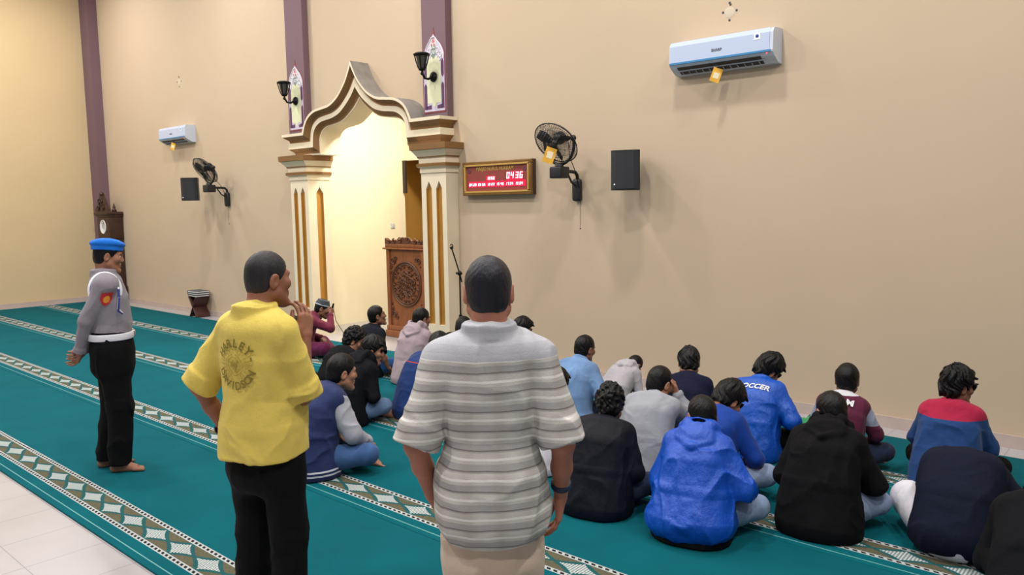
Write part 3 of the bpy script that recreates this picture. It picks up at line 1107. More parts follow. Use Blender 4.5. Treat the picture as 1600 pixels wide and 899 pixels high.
# ------------------------------------------------------------------ folding book stand with books by the wall
def build_stand():
    c = (-13.28, -.17, 0)
    root = thing('book_rest', 'small dark carved wooden book rest on the white tiles by the far wall', 'book rest', c)
    for s in (-1, 1):
        b = MB()
        M = Matrix.Translation((c[0], c[1], .178)) @ Matrix.Rotation(s * .62, 4, 'Y')
        b.rbox((-.012, -.13, -.205), (.012, .13, .23), .005, 0, M)
        o = b.build('board', mat('rest_mahogany', (62, 30, 24), .4, var=.2, vscale=10), root, c)
        for yy in (-.12, .06):
            f = MB()
            f.rbox((-.014, yy, -.20), (.014, yy + .06, -.185), .004, 0, M)
            f.build('foot', mat('rest_mahogany', (62, 30, 24), .4), o, c)
    cols = [((228, 226, 226), (44, 44, 50), 'lowest book of the stack on the small wooden book rest'),
            ((220, 220, 222), (52, 50, 56), 'middle book of the stack on the small wooden book rest'),
            ((232, 230, 230), (70, 74, 80), 'topmost book of the stack on the small wooden book rest')]
    for i, (pg, cv, lb) in enumerate(cols):
        z = .368 + i * .036
        t = thing('holy_book', lb, 'book', (c[0], c[1], z), .06 * (i - 1), 'stack of books on the book rest')
        b = MB()
        b.rbox((-.165, -.115, .005), (.155, .115, .027), .003)
        b.build('pages', mat('book_pages_%d' % i, pg, .7), t)
        b = MB()
        b.rbox((-.172, -.12, 0), (.16, .12, .006), .002)
        b.rbox((-.172, -.12, .027), (.16, .12, .033), .002)
        b.rbox((-.175, -.12, 0), (-.168, .12, .033), .002)
        b.build('cover', mat('book_cover_%d' % i, cv, .5), t)


build_stand()
# ------------------------------------------------------------------ figures: bodies and clothes grown as smooth implicit surfaces
V3 = lambda *a: np.array(a, dtype=np.float32)


def rotm(yaw=0, pitch=0, roll=0):
    """head/torso frame: yaw left positive, pitch down positive, roll to the right positive (degrees)"""
    return np.array(Matrix.Rotation(math.radians(yaw), 3, 'Z') @ Matrix.Rotation(math.radians(-pitch), 3, 'X') @ Matrix.Rotation(math.radians(roll), 3, 'Y'), dtype=np.float32)


def vnoise(P, seed=0):
    i = np.floor(P).astype(np.int64)
    f = (P - i).astype(np.float32)
    u = f * f * (3 - 2 * f)

    def h(dx, dy, dz):
        n = (i[:, 0] + dx) * 374761393 + (i[:, 1] + dy) * 668265263 + (i[:, 2] + dz) * 2147483647 + seed * 974634599
        n = (n ^ (n >> 13)) * 1274126177
        n = n ^ (n >> 16)
        return ((n & 0xffff).astype(np.float32) / 65535.0)
    x0 = h(0, 0, 0) * (1 - u[:, 0]) + h(1, 0, 0) * u[:, 0]
    x1 = h(0, 1, 0) * (1 - u[:, 0]) + h(1, 1, 0) * u[:, 0]
    x2 = h(0, 0, 1) * (1 - u[:, 0]) + h(1, 0, 1) * u[:, 0]
    x3 = h(0, 1, 1) * (1 - u[:, 0]) + h(1, 1, 1) * u[:, 0]
    a = x0 * (1 - u[:, 1]) + x1 * u[:, 1]
    b = x2 * (1 - u[:, 1]) + x3 * u[:, 1]
    return a * (1 - u[:, 2]) + b * u[:, 2]


class Sdf:
    def __init__(s):
        s.p = []
        s.cuts = []
        s.disp = None

    def rc(s, a, b, ra, rb, k=.02, op='u'):
        a, b = V3(*a), V3(*b)
        s.p.append(('rc', (a, b, ra, rb), k, op, (a + b) / 2, np.linalg.norm(a - b) / 2 + max(ra, rb)))
        return s

    def chain(s, pts, rs, k=.02):
        for i in range(len(pts) - 1):
            s.rc(pts[i], pts[i + 1], rs[i], rs[i + 1], k)
        return s

    def el(s, c, r, R=None, k=.02, op='u'):
        c, r = V3(*c), V3(*r)
        s.p.append(('el', (c, r, R), k, op, c, float(max(r))))
        return s

    def loft(s, st, n=2.3, k=.03):
        """stations (x, y, z, half width, half depth) along the spine"""
        st = [V3(*q) for q in st]
        c = sum(q[:3] for q in st) / len(st)
        R = max(np.linalg.norm(q[:3] - c) + max(q[3], q[4]) for q in st)
        s.p.append(('loft', (st, n), k, 'u', c, R))
        return s

    def ring(s, c, R, rx, ry, t, h, k=.01, op='u'):
        """collar or cuff: elliptical band around the local z of frame R"""
        c = V3(*c)
        s.p.append(('ring', (c, R, rx, ry, t, h), k, op, c, max(rx, ry) + t + h))
        return s

    def box(s, c, hs, R=None, rad=.01, k=.01, op='u'):
        c, hs = V3(*c), V3(*hs)
        s.p.append(('box', (c, hs, R, rad), k, op, c, float(np.linalg.norm(hs)) + rad))
        return s

    def cut(s, fn):
        s.cuts.append(fn)
        return s

    @staticmethod
    def prim(kind, a, q):
        if kind == 'rc':
            p0, p1, ra, rb = a
            d = p1 - p0
            L = float(d @ d) + 1e-9
            h = np.clip((q - p0) @ d / L, 0, 1)
            return np.linalg.norm(q - p0 - h[:, None] * d, axis=1) - (ra + (rb - ra) * h)
        if kind == 'el':
            c, r, R = a
            l = q - c
            if R is not None:
                l = l @ R
            k0 = np.linalg.norm(l / r, axis=1)
            k1 = np.linalg.norm(l / (r * r), axis=1) + 1e-9
            return np.where(k0 < .2, -float(min(r)) * .8, k0 * (k0 - 1) / k1)
        if kind == 'loft':
            st, n = a
            best = None
            for i in range(len(st) - 1):
                A, B = st[i], st[i + 1]
                d = B[:3] - A[:3]
                L = float(np.linalg.norm(d))
                d = d / L
                l = q - A[:3]
                t = l @ d
                h = np.clip(t / L, 0, 1)
                w = t - h * L
                f = np.array([0, -d[2], d[1]], dtype=np.float32)
                f /= np.linalg.norm(f)
                v = l @ f
                u = l @ np.cross(f, d)
                aa = A[3] + (B[3] - A[3]) * h
                bb = A[4] + (B[4] - A[4]) * h
                cc = bb * .8
                k0 = (np.abs(u / aa) ** n + np.abs(v / bb) ** n + np.abs(w / cc) ** n + 1e-12) ** (1 / n)
                dd = (k0 - 1) * np.minimum(aa, bb)
                best = dd if best is None else np.minimum(best, dd)
            return best
        if kind == 'ring':
            c, R, rx, ry, t, h = a
            l = q - c
            if R is not None:
                l = l @ R
            rho = np.sqrt((l[:, 0] / rx) ** 2 + (l[:, 1] / ry) ** 2)
            dr = np.abs((rho - 1) * min(rx, ry)) - t
            dz = np.abs(l[:, 2]) - h
            return np.minimum(np.maximum(dr, dz), 0) + np.sqrt(np.maximum(dr, 0) ** 2 + np.maximum(dz, 0) ** 2) - .004
        if kind == 'box':
            c, hs, R, rad = a
            l = q - c
            if R is not None:
                l = l @ R
            g = np.abs(l) - hs
            return np.linalg.norm(np.maximum(g, 0), axis=1) + np.minimum(g.max(1), 0) - rad

    def ev(s, P):
        d = np.full(len(P), 1.0, dtype=np.float32)
        for kind, a, k, op, c, R in s.p:
            if kind == 'hem':
                d = np.maximum(d, a[0] - P[:, 2] + .010 * np.sin(P[:, 0] * 9 + 1) + .006 * np.sin(P[:, 1] * 14))
                continue
            m = R + .075
            idx = np.nonzero(((P - c) ** 2).sum(1) < m * m)[0]
            if len(idx) == 0:
                continue
            v = Sdf.prim(kind, a, P[idx]).astype(np.float32)
            e = d[idx]
            if op == 'u':
                h = np.clip(.5 + .5 * (e - v) / k, 0, 1)
                d[idx] = e * (1 - h) + v * h - k * h * (1 - h)
            else:
                v = -v
                h = np.clip(.5 - .5 * (e - v) / k, 0, 1)
                d[idx] = e * (1 - h) + v * h + k * h * (1 - h)
        if s.disp is not None:
            near = np.nonzero(np.abs(d) < .05)[0]
            if len(near):
                d[near] += s.disp(P[near])
        for fn in s.cuts:
            d = np.maximum(d, fn(P))
        return d

    def bounds(s):
        lo = np.min([q[4] - q[5] for q in s.p if q[3] == 'u'], axis=0) - .03
        hi = np.max([q[4] + q[5] for q in s.p if q[3] == 'u'], axis=0) + .03
        return lo, hi

    def mesh(s, h):
        lo, hi = s.bounds()
        B = 4
        nb = np.ceil((hi - lo) / (h * B)).astype(int)
        N = nb * B
        ax = [lo[i] + (np.arange(nb[i]) * B + (B - 1) / 2) * h for i in range(3)]
        G = np.stack(np.meshgrid(*ax, indexing='ij'), -1).reshape(-1, 3).astype(np.float32)
        dc = s.ev(G)
        band = h * B * .87 * 1.5 + .014
        D = np.repeat(np.repeat(np.repeat(dc.reshape(nb), B, 0), B, 1), B, 2)
        fl = np.nonzero(np.abs(dc) < band)[0]
        bi = np.stack(np.unravel_index(fl, nb), -1) * B
        o = np.stack(np.meshgrid(*[np.arange(B)] * 3, indexing='ij'), -1).reshape(-1, 3)
        I = (bi[:, None, :] + o[None]).reshape(-1, 3)
        out = np.empty(len(I), dtype=np.float32)
        for a in range(0, len(I), 400000):
            out[a:a + 400000] = s.ev((lo + I[a:a + 400000] * h).astype(np.float32))
        D[I[:, 0], I[:, 1], I[:, 2]] = out
        return nets(D, lo, h)


def nets(D, lo, h):
    S = D < 0
    n0, n1, n2 = D.shape
    c = np.zeros((n0 - 1, n1 - 1, n2 - 1), dtype=np.int8)
    for i in (0, 1):
        for j in (0, 1):
            for k in (0, 1):
                c += S[i:n0 - 1 + i, j:n1 - 1 + j, k:n2 - 1 + k]
    act = (c > 0) & (c < 8)
    ids = np.argwhere(act)
    vid = np.full(act.shape, -1, dtype=np.int64)
    vid[act] = np.arange(len(ids))
    corners = [(i, j, k) for i in (0, 1) for j in (0, 1) for k in (0, 1)]
    val = {q: D[ids[:, 0] + q[0], ids[:, 1] + q[1], ids[:, 2] + q[2]] for q in corners}
    pos = np.zeros((len(ids), 3), dtype=np.float64)
    cnt = np.zeros(len(ids))
    for a in corners:
        for axis in range(3):
            if a[axis]:
                continue
            b = tuple(1 if i == axis else a[i] for i in range(3))
            va, vb = val[a], val[b]
            x = (va < 0) != (vb < 0)
            t = np.where(x, va / np.where(x, va - vb, 1), 0)
            p = np.array(a, dtype=np.float64)[None] + t[:, None] * (np.array(b) - np.array(a))[None]
            pos += np.where(x[:, None], p, 0)
            cnt += x
    V = (ids + pos / cnt[:, None]) * h + lo
    F = []
    for axis in range(3):
        sl0 = [slice(None)] * 3
        sl1 = [slice(None)] * 3
        sl0[axis] = slice(0, -1)
        sl1[axis] = slice(1, None)
        A, Bv = S[tuple(sl0)], S[tuple(sl1)]
        e = np.argwhere(A != Bv)
        u, v = (axis + 1) % 3, (axis + 2) % 3
        sh = np.array(act.shape)
        ok = (e[:, u] >= 1) & (e[:, v] >= 1) & (e[:, u] < sh[u]) & (e[:, v] < sh[v]) & (e[:, axis] < sh[axis])
        e = e[ok]
        s0 = A[e[:, 0], e[:, 1], e[:, 2]]
        q = []
        for du, dv in ((-1, -1), (0, -1), (0, 0), (-1, 0)):
            f = e.copy()
            f[:, u] += du
            f[:, v] += dv
            q.append(vid[f[:, 0], f[:, 1], f[:, 2]])
        q = np.stack(q, -1)
        q[~s0] = q[~s0][:, ::-1]
        F.append(q)
    F = np.concatenate(F)
    F = F[(F >= 0).all(1)]
    return V, F


def mesh_obj(name, V, F, mats, parent, scale=1.0, mi=None, extra=None):
    V = V * scale
    nv, nf = len(V), len(F)
    me = bpy.data.meshes.new(name)
    ev, ef, em = ([], [], [])
    if extra:
        ev, ef, em = extra
    me.vertices.add(nv + len(ev))
    co = np.concatenate([V, np.array(ev).reshape(-1, 3) * scale]) if len(ev) else V
    me.vertices.foreach_set('co', co.astype(np.float32).ravel())
    lens = [4] * nf + [len(f) for f in ef]
    loops = np.concatenate([F.ravel(), np.array([i + nv for f in ef for i in f], dtype=np.int64)]) if len(ef) else F.ravel()
    me.loops.add(len(loops))
    me.loops.foreach_set('vertex_index', loops.astype(np.int32))
    me.polygons.add(len(lens))
    st = np.concatenate([[0], np.cumsum(lens)[:-1]])
    me.polygons.foreach_set('loop_start', st.astype(np.int32))
    if not isinstance(mats, (list, tuple)):
        mats = [mats]
    for m in mats:
        me.materials.append(m)
    full = np.zeros(len(lens), dtype=np.int32)
    if mi is not None:
        full[:nf] = mi
    if len(ef):
        full[nf:] = em
    me.polygons.foreach_set('material_index', full)
    me.polygons.foreach_set('use_smooth', np.ones(len(lens), dtype=bool))
    me.update(calc_edges=True)
    me.validate()
    o = bpy.data.objects.new(name, me)
    return link(o, parent)


# ------------------------------------------------------------------ anatomy
def unit(v):
    v = np.array(v, dtype=np.float64)
    return v / np.linalg.norm(v)


def ik(a, b, l1, l2, pole):
    """joint between a and b, bent towards pole"""
    a, b = np.array(a, float), np.array(b, float)
    d = b - a
    L = min(np.linalg.norm(d), (l1 + l2) * .999)
    u = unit(d)
    x = (l1 * l1 - l2 * l2 + L * L) / (2 * L)
    h = math.sqrt(max(l1 * l1 - x * x, 1e-6))
    p = np.array(pole, float)
    p = p - u * (p @ u)
    return a + u * x + unit(p) * h, a + u * L


def head_prims(S, o, R, k=1.0):
    o = np.array(o, float)

    def T(*v):
        return o + R @ (np.array(v) * k)
    E = lambda c, r, kk=.015, op='u': S.el(T(*c), np.array(r) * k, R, kk, op)
    E((0, -.008, .032), (.0705, .085, .083))
    E((0, .026, -.03), (.058, .056, .082), .03)
    for s in (-1, 1):
        S.rc(T(s * .050, .005, -.055), T(s * .018, .064, -.098), .024 * k, .018 * k, .025)
        E((s * .040, .056, -.018), (.026, .028, .026), .02)
        S.rc(T(s * .039, .069, .024), T(s * .012, .079, .022), .012 * k, .012 * k, .015)
        E((s * .032, .093, .004), (.019, .017, .014), .014, 's')
        # ear
        Re = R @ rotm(0, 0, 0)
        S.el(T(s * .0765, -.010, -.006), np.array((.010, .021, .033)) * k, Re @ rotm(-s * 22, 12, 0), .006)
        S.el(T(s * .0865, -.004, -.002), np.array((.007, .011, .019)) * k, Re @ rotm(-s * 22, 12, 0), .005, 's')
    S.rc(T(0, .080, .016), T(0, .095, -.026), .009 * k, .0125 * k, .012)
    for s in (-1, 1):
        E((s * .012, .086, -.031), (.009, .011, .008), .008)
    E((0, .072, -.104), (.022, .020, .018), .02)
    S.rc(T(-.016, .081, -.056), T(.016, .081, -.056), .0085 * k, .0085 * k, .008)
    S.rc(T(-.013, .080, -.069), T(.013, .080, -.069), .009 * k, .009 * k, .008)


def hair_sdf(o, R, k, h):
    """h: dict t thickness, nape lower limit, fringe, spike, curl"""
    o = np.array(o, float)
    S = Sdf()
    t = h.get('t', .010)

    def T(*v):
        return o + R @ (np.array(v) * k)
    top = h.get('top', 0)
    S.el(T(0, -.008, .032 + top * .4), np.array((.0705 + t, .085 + t, .083 + t + top)) * k, R, .02)
    S.el(T(0, -.040, -.025), np.array((.057 + t * .8, .048 + t * .8, .060)) * k, R, .03)
    if h.get('fringe'):
        S.el(T(0, .056, .075), np.array((.063, .040, .036)) * k, R, .02)
        for q in range(7):
            x = -.05 + q * .1 / 6
            S.rc(T(x, .07, .075), T(x * 1.15, .105, .055 + .012 * math.sin(q * 2.1)), .014 * k, .004, .012)
    lo_back = h.get('nape', -.07)

    def region(P):
        l = (P - o) @ R / k
        y, z = l[:, 1], l[:, 2]
        zl = np.interp(y, [-.10, -.035, -.012, .012, .020, .045, .075, .10], [lo_back, lo_back + .005, .015, .012, -.012, .030, .062, .064]) - h.get('low', 0)
        zl = zl + .004 * np.sin(l[:, 0] * 90)
        # keep clear of the ears
        return (zl - z) * k * .75
    S.cut(region)
    sp, cu = h.get('spike', .004), h.get('curl', 0)

    def disp(P):
        l = (P - o) @ R / k
        r = np.linalg.norm(l, axis=1, keepdims=True) + 1e-6
        n = l / r
        # strands run down from a whorl at the back of the crown
        w = np.array((0., -.35, .94), dtype=np.float32)
        ax = np.array((0., .94, .35), dtype=np.float32)
        cz, cy, cx = n @ w, n @ ax, n[:, 0]
        pol = np.arccos(np.clip(cz, -1, 1))
        az = np.arctan2(cx, cy) + .25 * np.sin(pol * 5)
        q = np.stack([np.cos(az) * 8.5, np.sin(az) * 8.5, pol * 1.7], -1)
        d = -(vnoise(q + 50, 3) - .4) * sp * 2 - (vnoise(q * 2.1 + 20, 4) - .5) * sp * .7
        if cu:
            d = d - (vnoise(l * 62 + 90, 5) - .45) * cu * 2
        return d * k
    S.disp = disp
    # eyebrows
    for s in (-1, 1):
        S.rc(T(s * .018, .0875, .026), T(s * .046, .0750, .024), .0045 * k, .0035 * k, .003)
    # let eyebrows through the region cut: move the cut before them by limiting it
    S.cuts = [lambda P: np.where((((P - o) @ R / k)[:, 2] < .034) & (((P - o) @ R / k)[:, 1] > .068), -1, region(P))]
    return S


def eyes_extra(o, R, k):
    vs, fs, mi = [], [], []
    o = np.array(o, float)
    for s in (-1, 1):
        c = o + R @ (np.array((s * .031, .069, .004)) * k)
        n = 10
        base = len(vs)
        for i in range(n // 2 + 1):
            for j in range(n):
                a, b = PI * i / (n // 2), 2 * PI * j / n
                v = np.array((math.sin(a) * math.cos(b), math.cos(a), math.sin(a) * math.sin(b))) * .0125 * k
                vs.append(tuple(c + R @ v))
        for i in range(n // 2):
            for j in range(n):
                fs.append((base + i * n + j, base + i * n + (j + 1) % n, base + (i + 1) * n + (j + 1) % n, base + (i + 1) * n + j))
                mi.append(2 if i < 1 else 1)
    return vs, fs, mi


def hand_prims(S, w, fwd, nrm, side, curl=.5, k=1.0, thumb=.6, spread=.12, fing=None):
    """w wrist, fwd towards the fingers, nrm out of the palm, side +1: thumb on +lat"""
    w = np.array(w, float)
    f = unit(fwd)
    n = np.array(nrm, float)
    n = unit(n - f * (n @ f))
    lat = np.cross(f, n) * side
    L = lambda a, b, c: w + (lat * a + f * b + n * c) * k
    knuck = [(.030, .088), (.010, .092), (-.011, .088), (-.031, .080)]
    for a, b in knuck:
        S.rc(L(a * .55, .012, 0), L(a, b, 0), .017 * k, .0115 * k, .014)
    S.el(L(.022, .035, .008), np.array((.018, .018, .016)) * k, None, .014)
    lens = [(.040, .025, .020), (.045, .028, .021), (.041, .026, .020), (.032, .020, .018)]
    for i, ((a, b), sg) in enumerate(zip(knuck, lens)):
        c = curl if fing is None else fing[i]
        p = L(a, b, 0)
        ang = 0
        dr = unit(f + lat * spread * (1.5 - i) / 1.5 * (1 if True else 0))
        r = .0092 if i < 3 else .0080
        for j, (sl, bend) in enumerate(zip(sg, (50, 65, 40))):
            ang += math.radians(bend) * c
            d = dr * math.cos(ang) + n * math.sin(ang)
            q = p + d * sl * k
            S.rc(p, q, r * k, (r - .0008) * k, .005)
            p = q
            r -= .0008
    # thumb
    p0 = L(.020, .022, .006)
    d1 = unit(lat * (.75 - .3 * thumb) + f * .75 + n * .5 * thumb)
    p1 = p0 + d1 * .045 * k
    d2 = unit(lat * (.35 - .5 * thumb) + f * .9 + n * .5 * thumb)
    p2 = p1 + d2 * .032 * k
    d3 = unit(lat * (.15 - .6 * thumb) + f * .95 + n * .4 * thumb)
    p3 = p2 + d3 * .026 * k
    S.rc(p0, p1, .0155 * k, .0115 * k, .012)
    S.rc(p1, p2, .0112 * k, .0100 * k, .005)
    S.rc(p2, p3, .0102 * k, .0085 * k, .005)


def foot_prims(S, ankle, toe_dir, up=(0, 0, 1), k=1.0):
    a = np.array(ankle, float)
    f = unit(toe_dir)
    u = np.array(up, float)
    u = unit(u - f * (u @ f))
    r = np.cross(f, u)
    L = lambda x, y, z: a + (r * x + f * y + u * z) * k
    S.rc(L(0, 0, 0), L(0, -.035, -.045), .038 * k, .030 * k, .03)
    S.rc(L(0, .005, -.005), L(.002, .10, -.052), .036 * k, .022 * k, .03)
    S.rc(L(.0, -.03, -.052), L(.012, .115, -.058), .026 * k, .020 * k, .03)
    S.rc(L(.0, -.03, -.052), L(-.022, .105, -.060), .024 * k, .018 * k, .03)
    for i in range(5):
        x = -.036 + .017 * i
        y = .105 + (.012, .022, .030, .034, .036)[i] if r[0] * 0 == 0 else 0
        S.rc(L(x, .105, -.058), L(x * 1.02, y + .028, -.062), (.011 if i < 4 else .014) * k, (.0085 if i < 4 else .012) * k, .008)


SKIN = {}


def skin_mat(rgb):
    key = 'skin_%d_%d_%d' % rgb
    if key in MATS:
        return MATS[key]
    m = mat(key, rgb, .55, var=.07, vscale=14, bump=.08, bscale=220, bdist=.002, spec=.35)
    m.node_tree.nodes['Principled BSDF'].inputs['Subsurface Weight'].default_value = .06
    m.node_tree.nodes['Principled BSDF'].inputs['Subsurface Radius'].default_value = (.01, .004, .002)
    return m


def hair_mat(rgb=(13, 11, 12), rough=.42):
    key = 'hair_%d_%d_%d' % rgb
    return mat(key, rgb, rough, var=.35, vscale=40, bump=.7, bscale=130, bdist=.004, spec=.22, stretch=(1, 1, .35))


def cloth(name, rgb, rough=.85, weave=260, shine=False, **kw):
    m = mat('cloth_' + name, rgb, .42 if shine else rough, var=kw.get('var', .07), vscale=kw.get('vscale', 9), spec=.45 if shine else .15, sheen=0 if shine or max(rgb) < 60 else .08)
    if 'done' not in m:
        t = NT(m)
        tc = t.node('ShaderNodeTexCoord').outputs['Object']
        a = t.noise(tc, weave, 2)
        b = t.noise(t.scaled(tc, 1, 1, .55), 26 if not shine else 34, 3, .55)
        t.bump(t.m('ADD', t.m('MULTIPLY', a, .25), t.m('MULTIPLY', b, 1.0)), .45 if not shine else .6, .012)
        m['done'] = 1
    return m


def fold_disp(amp, seed=0, sc=(8, 8, 6)):
    sc = np.array(sc, dtype=np.float32)

    def f(P):
        w = vnoise(P * 5 + 31, seed + 9)[:, None]
        q = P * sc + w * 1.6 + 40
        a = vnoise(q, seed)
        r = 1 - np.abs(2 * a - 1)
        b = vnoise(q * 2.3 + 7, seed + 1)
        return -((r ** 3 - .35) * .8 + (b - .5) * .5) * amp
    return f


# ------------------------------------------------------------------ a figure
class Fig:
    """joints in metres, local frame: faces +Y, +X is its own right"""
    pass


def seated_pose(p):
    g = Fig()
    lean = math.radians(p.get('lean', 14))
    sl = math.radians(p.get('slouch', 16))
    a1, a2, a3 = lean * .4 - .05, lean * .9, lean * 1.15 + sl
    P0 = np.array((0., 0., .12))
    d = lambda a: np.array((0, math.sin(a), math.cos(a)))
    P1 = P0 + d(a1) * .16
    P2 = P1 + d(a2) * .18
    P3 = P2 + d(a3) * .18
    g.spine = [P0, P1, P2, P3]
    g.up3 = d(a3)
    bt = p.get('bulk', 1.0)
    g.tors = [(0, 0, .09, .178 * bt, .135), (*P1, .160 * bt, .112), (*P2, .172 * bt, .112), (*(P2 * .42 + P3 * .58), .162 * bt, .098), (*(P3 - g.up3 * .015), .085, .068)]
    sw = p.get('sw', .142)
    sh = P3 - g.up3 * p.get('drop', .080)
    tw = math.radians(p.get('twist', 0))
    g.sh = {1: sh + np.array((sw * math.cos(tw), .006 + sw * math.sin(tw), 0)), -1: sh + np.array((-sw * math.cos(tw), .006 - sw * math.sin(tw), 0))}
    hp, hy, hr = p.get('hp', 5), p.get('hy', 0), p.get('hr', 0)
    g.R = rotm(hy, hp, hr)
    nk = math.radians(hp * .45) + a3 * .5
    nd = np.array((math.sin(math.radians(hr)) * .4, math.sin(nk), math.cos(nk)))
    g.neck0 = P3 - g.up3 * .03
    g.head = P3 + unit(nd) * .134 + g.R @ np.array((0, .022, .0))
    # legs crossed
    kn = p.get('knee', .30)
    kl = p.get('kneeL', .25)
    g.hip = {s: np.array((s * .088, .01, .115)) for s in (1, -1)}
    if p.get('legs', 'cross') == 'cross':
        g.knee = {1: np.array((kn, .27, p.get('kz', .15))), -1: np.array((-kl, .29, p.get('kz', .15)))}
        g.ank = {1: np.array((-.10, .36, .075)), -1: np.array((.12, .40, .075))}
    else:
        g.knee = {1: np.array((kn * .6, .38, .10)), -1: np.array((-kl * .7, .38, .10))}
        g.ank = {1: np.array((.06, .0, .06)), -1: np.array((-.06, .0, .06))}
    g.elb, g.wri, g.hand = {}, {}, {}
    for s in (1, -1):
        arm = p.get('armR' if s == 1 else 'armL', 'lap')
        if arm == 'lap':
            tgt = np.array((s * .07, max(.24, P2[1] + .20), .24))
            el, wr = ik(g.sh[s], tgt, .265, .235, (s * .7, -.5, -.7))
            hd = (unit((-s * .75, .45, -.35)), (0, 0, -1), .45)
        elif arm == 'knee':
            tgt = np.array((s * .24, .30, .27))
            el, wr = ik(g.sh[s], tgt, .265, .235, (s * .6, -.6, -.5))
            hd = (unit((s * .05, .9, -.45)), (0, -.4, -1), .35)
        elif arm == 'chin':
            tgt = np.array((s * .13, P3[1] + .14, P3[2] + .02))
            el, wr = ik(g.sh[s], tgt, .265, .235, (s * .8, .2, -1))
            hd = (unit((-s * .35, .1, .9)), (-s * .6, -.7, 0), .7)
        elif arm == 'mic':
            tgt = np.array((s * .10, P3[1] + .19, P3[2] + .03))
            el, wr = ik(g.sh[s], tgt, .265, .235, (s * .8, .25, -1))
            hd = (unit((-s * .45, .35, .55)), (-s * .7, -.3, .2), 1.0)
        elif arm == 'shin':
            tgt = np.array((s * .16, .36, .18))
            el, wr = ik(g.sh[s], tgt, .265, .235, (s * .8, -.5, -.3))
            hd = (unit((-s * .4, .8, -.4)), (0, -.3, -1), .5)
        elif arm == 'floor':
            tgt = np.array((s * .30, .10, .13))
            el, wr = ik(g.sh[s], tgt, .265, .235, (s * .6, -.8, 0))
            hd = (unit((s * .3, .6, -.6)), (0, -.3, -1), .2)
        else:
            tgt = np.array(arm[0])
            el, wr = ik(g.sh[s], tgt, .265, .235, arm[1])
            hd = arm[2]
        g.elb[s], g.wri[s], g.hand[s] = el, wr, hd
    g.seated = True
    return g


def standing_pose(p):
    g = Fig()
    b = p.get('bulk', 1.0)
    belly = p.get('belly', 0)
    g.spine = [np.array(q, float) for q in ((0, -.01, .94), (0, .012, 1.09), (0, -.005, 1.27), (0, -.015, 1.452))]
    g.up3 = unit((0, p.get('stoop', .04), 1))
    g.tors = [(0, -.01, .86, .172 * b, .128), (0, -.008, .96, .166 * b, .122), (0, .008 + belly * .4, 1.09, .150 * b, .108 + belly), (0, .0, 1.26, .168 * b, .115), (0, -.012, 1.37, .160 * b, .098), (0, -.015, 1.445, .078, .064)]
    sw = p.get('sw', .182)
    g.sh = {s: np.array((s * sw, -.010, 1.452 - p.get('drop', .068))) for s in (1, -1)}
    g.R = rotm(p.get('hy', 0), p.get('hp', 0), p.get('hr', 0))
    nk = math.radians(p.get('hp', 0) * .45)
    g.neck0 = g.spine[3] - g.up3 * .03
    g.head = g.spine[3] + np.array((0, math.sin(nk), math.cos(nk))) * .132 + g.R @ np.array((0, .022, 0))
    hf = np.array((0, p.get('hfwd', 0), 0))
    g.head = g.head + hf
    g.neck0 = g.neck0 + hf * .35
    g.hip = {s: np.array((s * .088, -.005, .90)) for s in (1, -1)}
    g.knee = {1: np.array(p.get('kneeR', (.105, .015, .49))), -1: np.array(p.get('kneeL', (-.105, .015, .49)))}
    g.ank = {1: np.array(p.get('ankR', (.115, -.02, .075))), -1: np.array(p.get('ankL', (-.115, -.02, .075)))}
    g.toe = {1: np.array(p.get('toeR', (.22, 1, 0))), -1: np.array(p.get('toeL', (-.22, 1, 0)))}
    g.elb, g.wri, g.hand = {}, {}, {}
    for s, key in ((1, 'armR'), (-1, 'armL')):
        tgt, pole, hd = p[key]
        g.elb[s], g.wri[s] = ik(g.sh[s], tgt, .292, .250, pole)
        g.hand[s] = hd
    g.seated = False
    return g


def body_sdf(g, p):
    S = Sdf()
    b = p.get('thin', .012)
    st = [(x, y, z, a - b, c - b) for x, y, z, a, c in g.tors]
    S.loft(st)
    for s in (1, -1):
        S.rc(g.spine[3] - g.up3 * .03, g.sh[s], .052, .050, .04)
        S.rc(g.sh[s], g.elb[s], .047, .038, .03)
        S.rc(g.elb[s], g.elb[s] * .55 + g.wri[s] * .45, .037, .034, .02)
        S.rc(g.elb[s] * .55 + g.wri[s] * .45, g.wri[s], .034, .0245, .02)
        f, n, c = g.hand[s][:3]
        hk = g.hand[s][3] if len(g.hand[s]) > 3 else {}
        hand_prims(S, g.wri[s], f, n, s * g.hand[s][4] if len(g.hand[s]) > 4 else s, c, .97, **hk)
        S.rc(g.hip[s], g.knee[s], .078, .055, .03)
        S.rc(g.knee[s], g.ank[s], .054, .036, .03)
        if g.seated:
            td = unit((-s * .75, .55, -.25)) if p.get('legs', 'cross') == 'cross' else unit((0, -1, -.1))
            foot_prims(S, g.ank[s], td, (s * .4, .3, 1), .95)
        else:
            foot_prims(S, g.ank[s], g.toe[s], (0, 0, 1), 1.0)
    hd = np.array(g.head)
    S.rc(g.neck0, hd + g.R @ np.array((0, -.028, -.045)), .058, .053, .03)
    S.rc(hd + g.R @ np.array((0, -.02, -.05)), hd + g.R @ np.array((0, .03, -.08)), .05, .03, .03)
    head_prims(S, hd, g.R, p.get('hk', 1.0))
    S.cut(lambda P: .002 - P[:, 2])
    return S


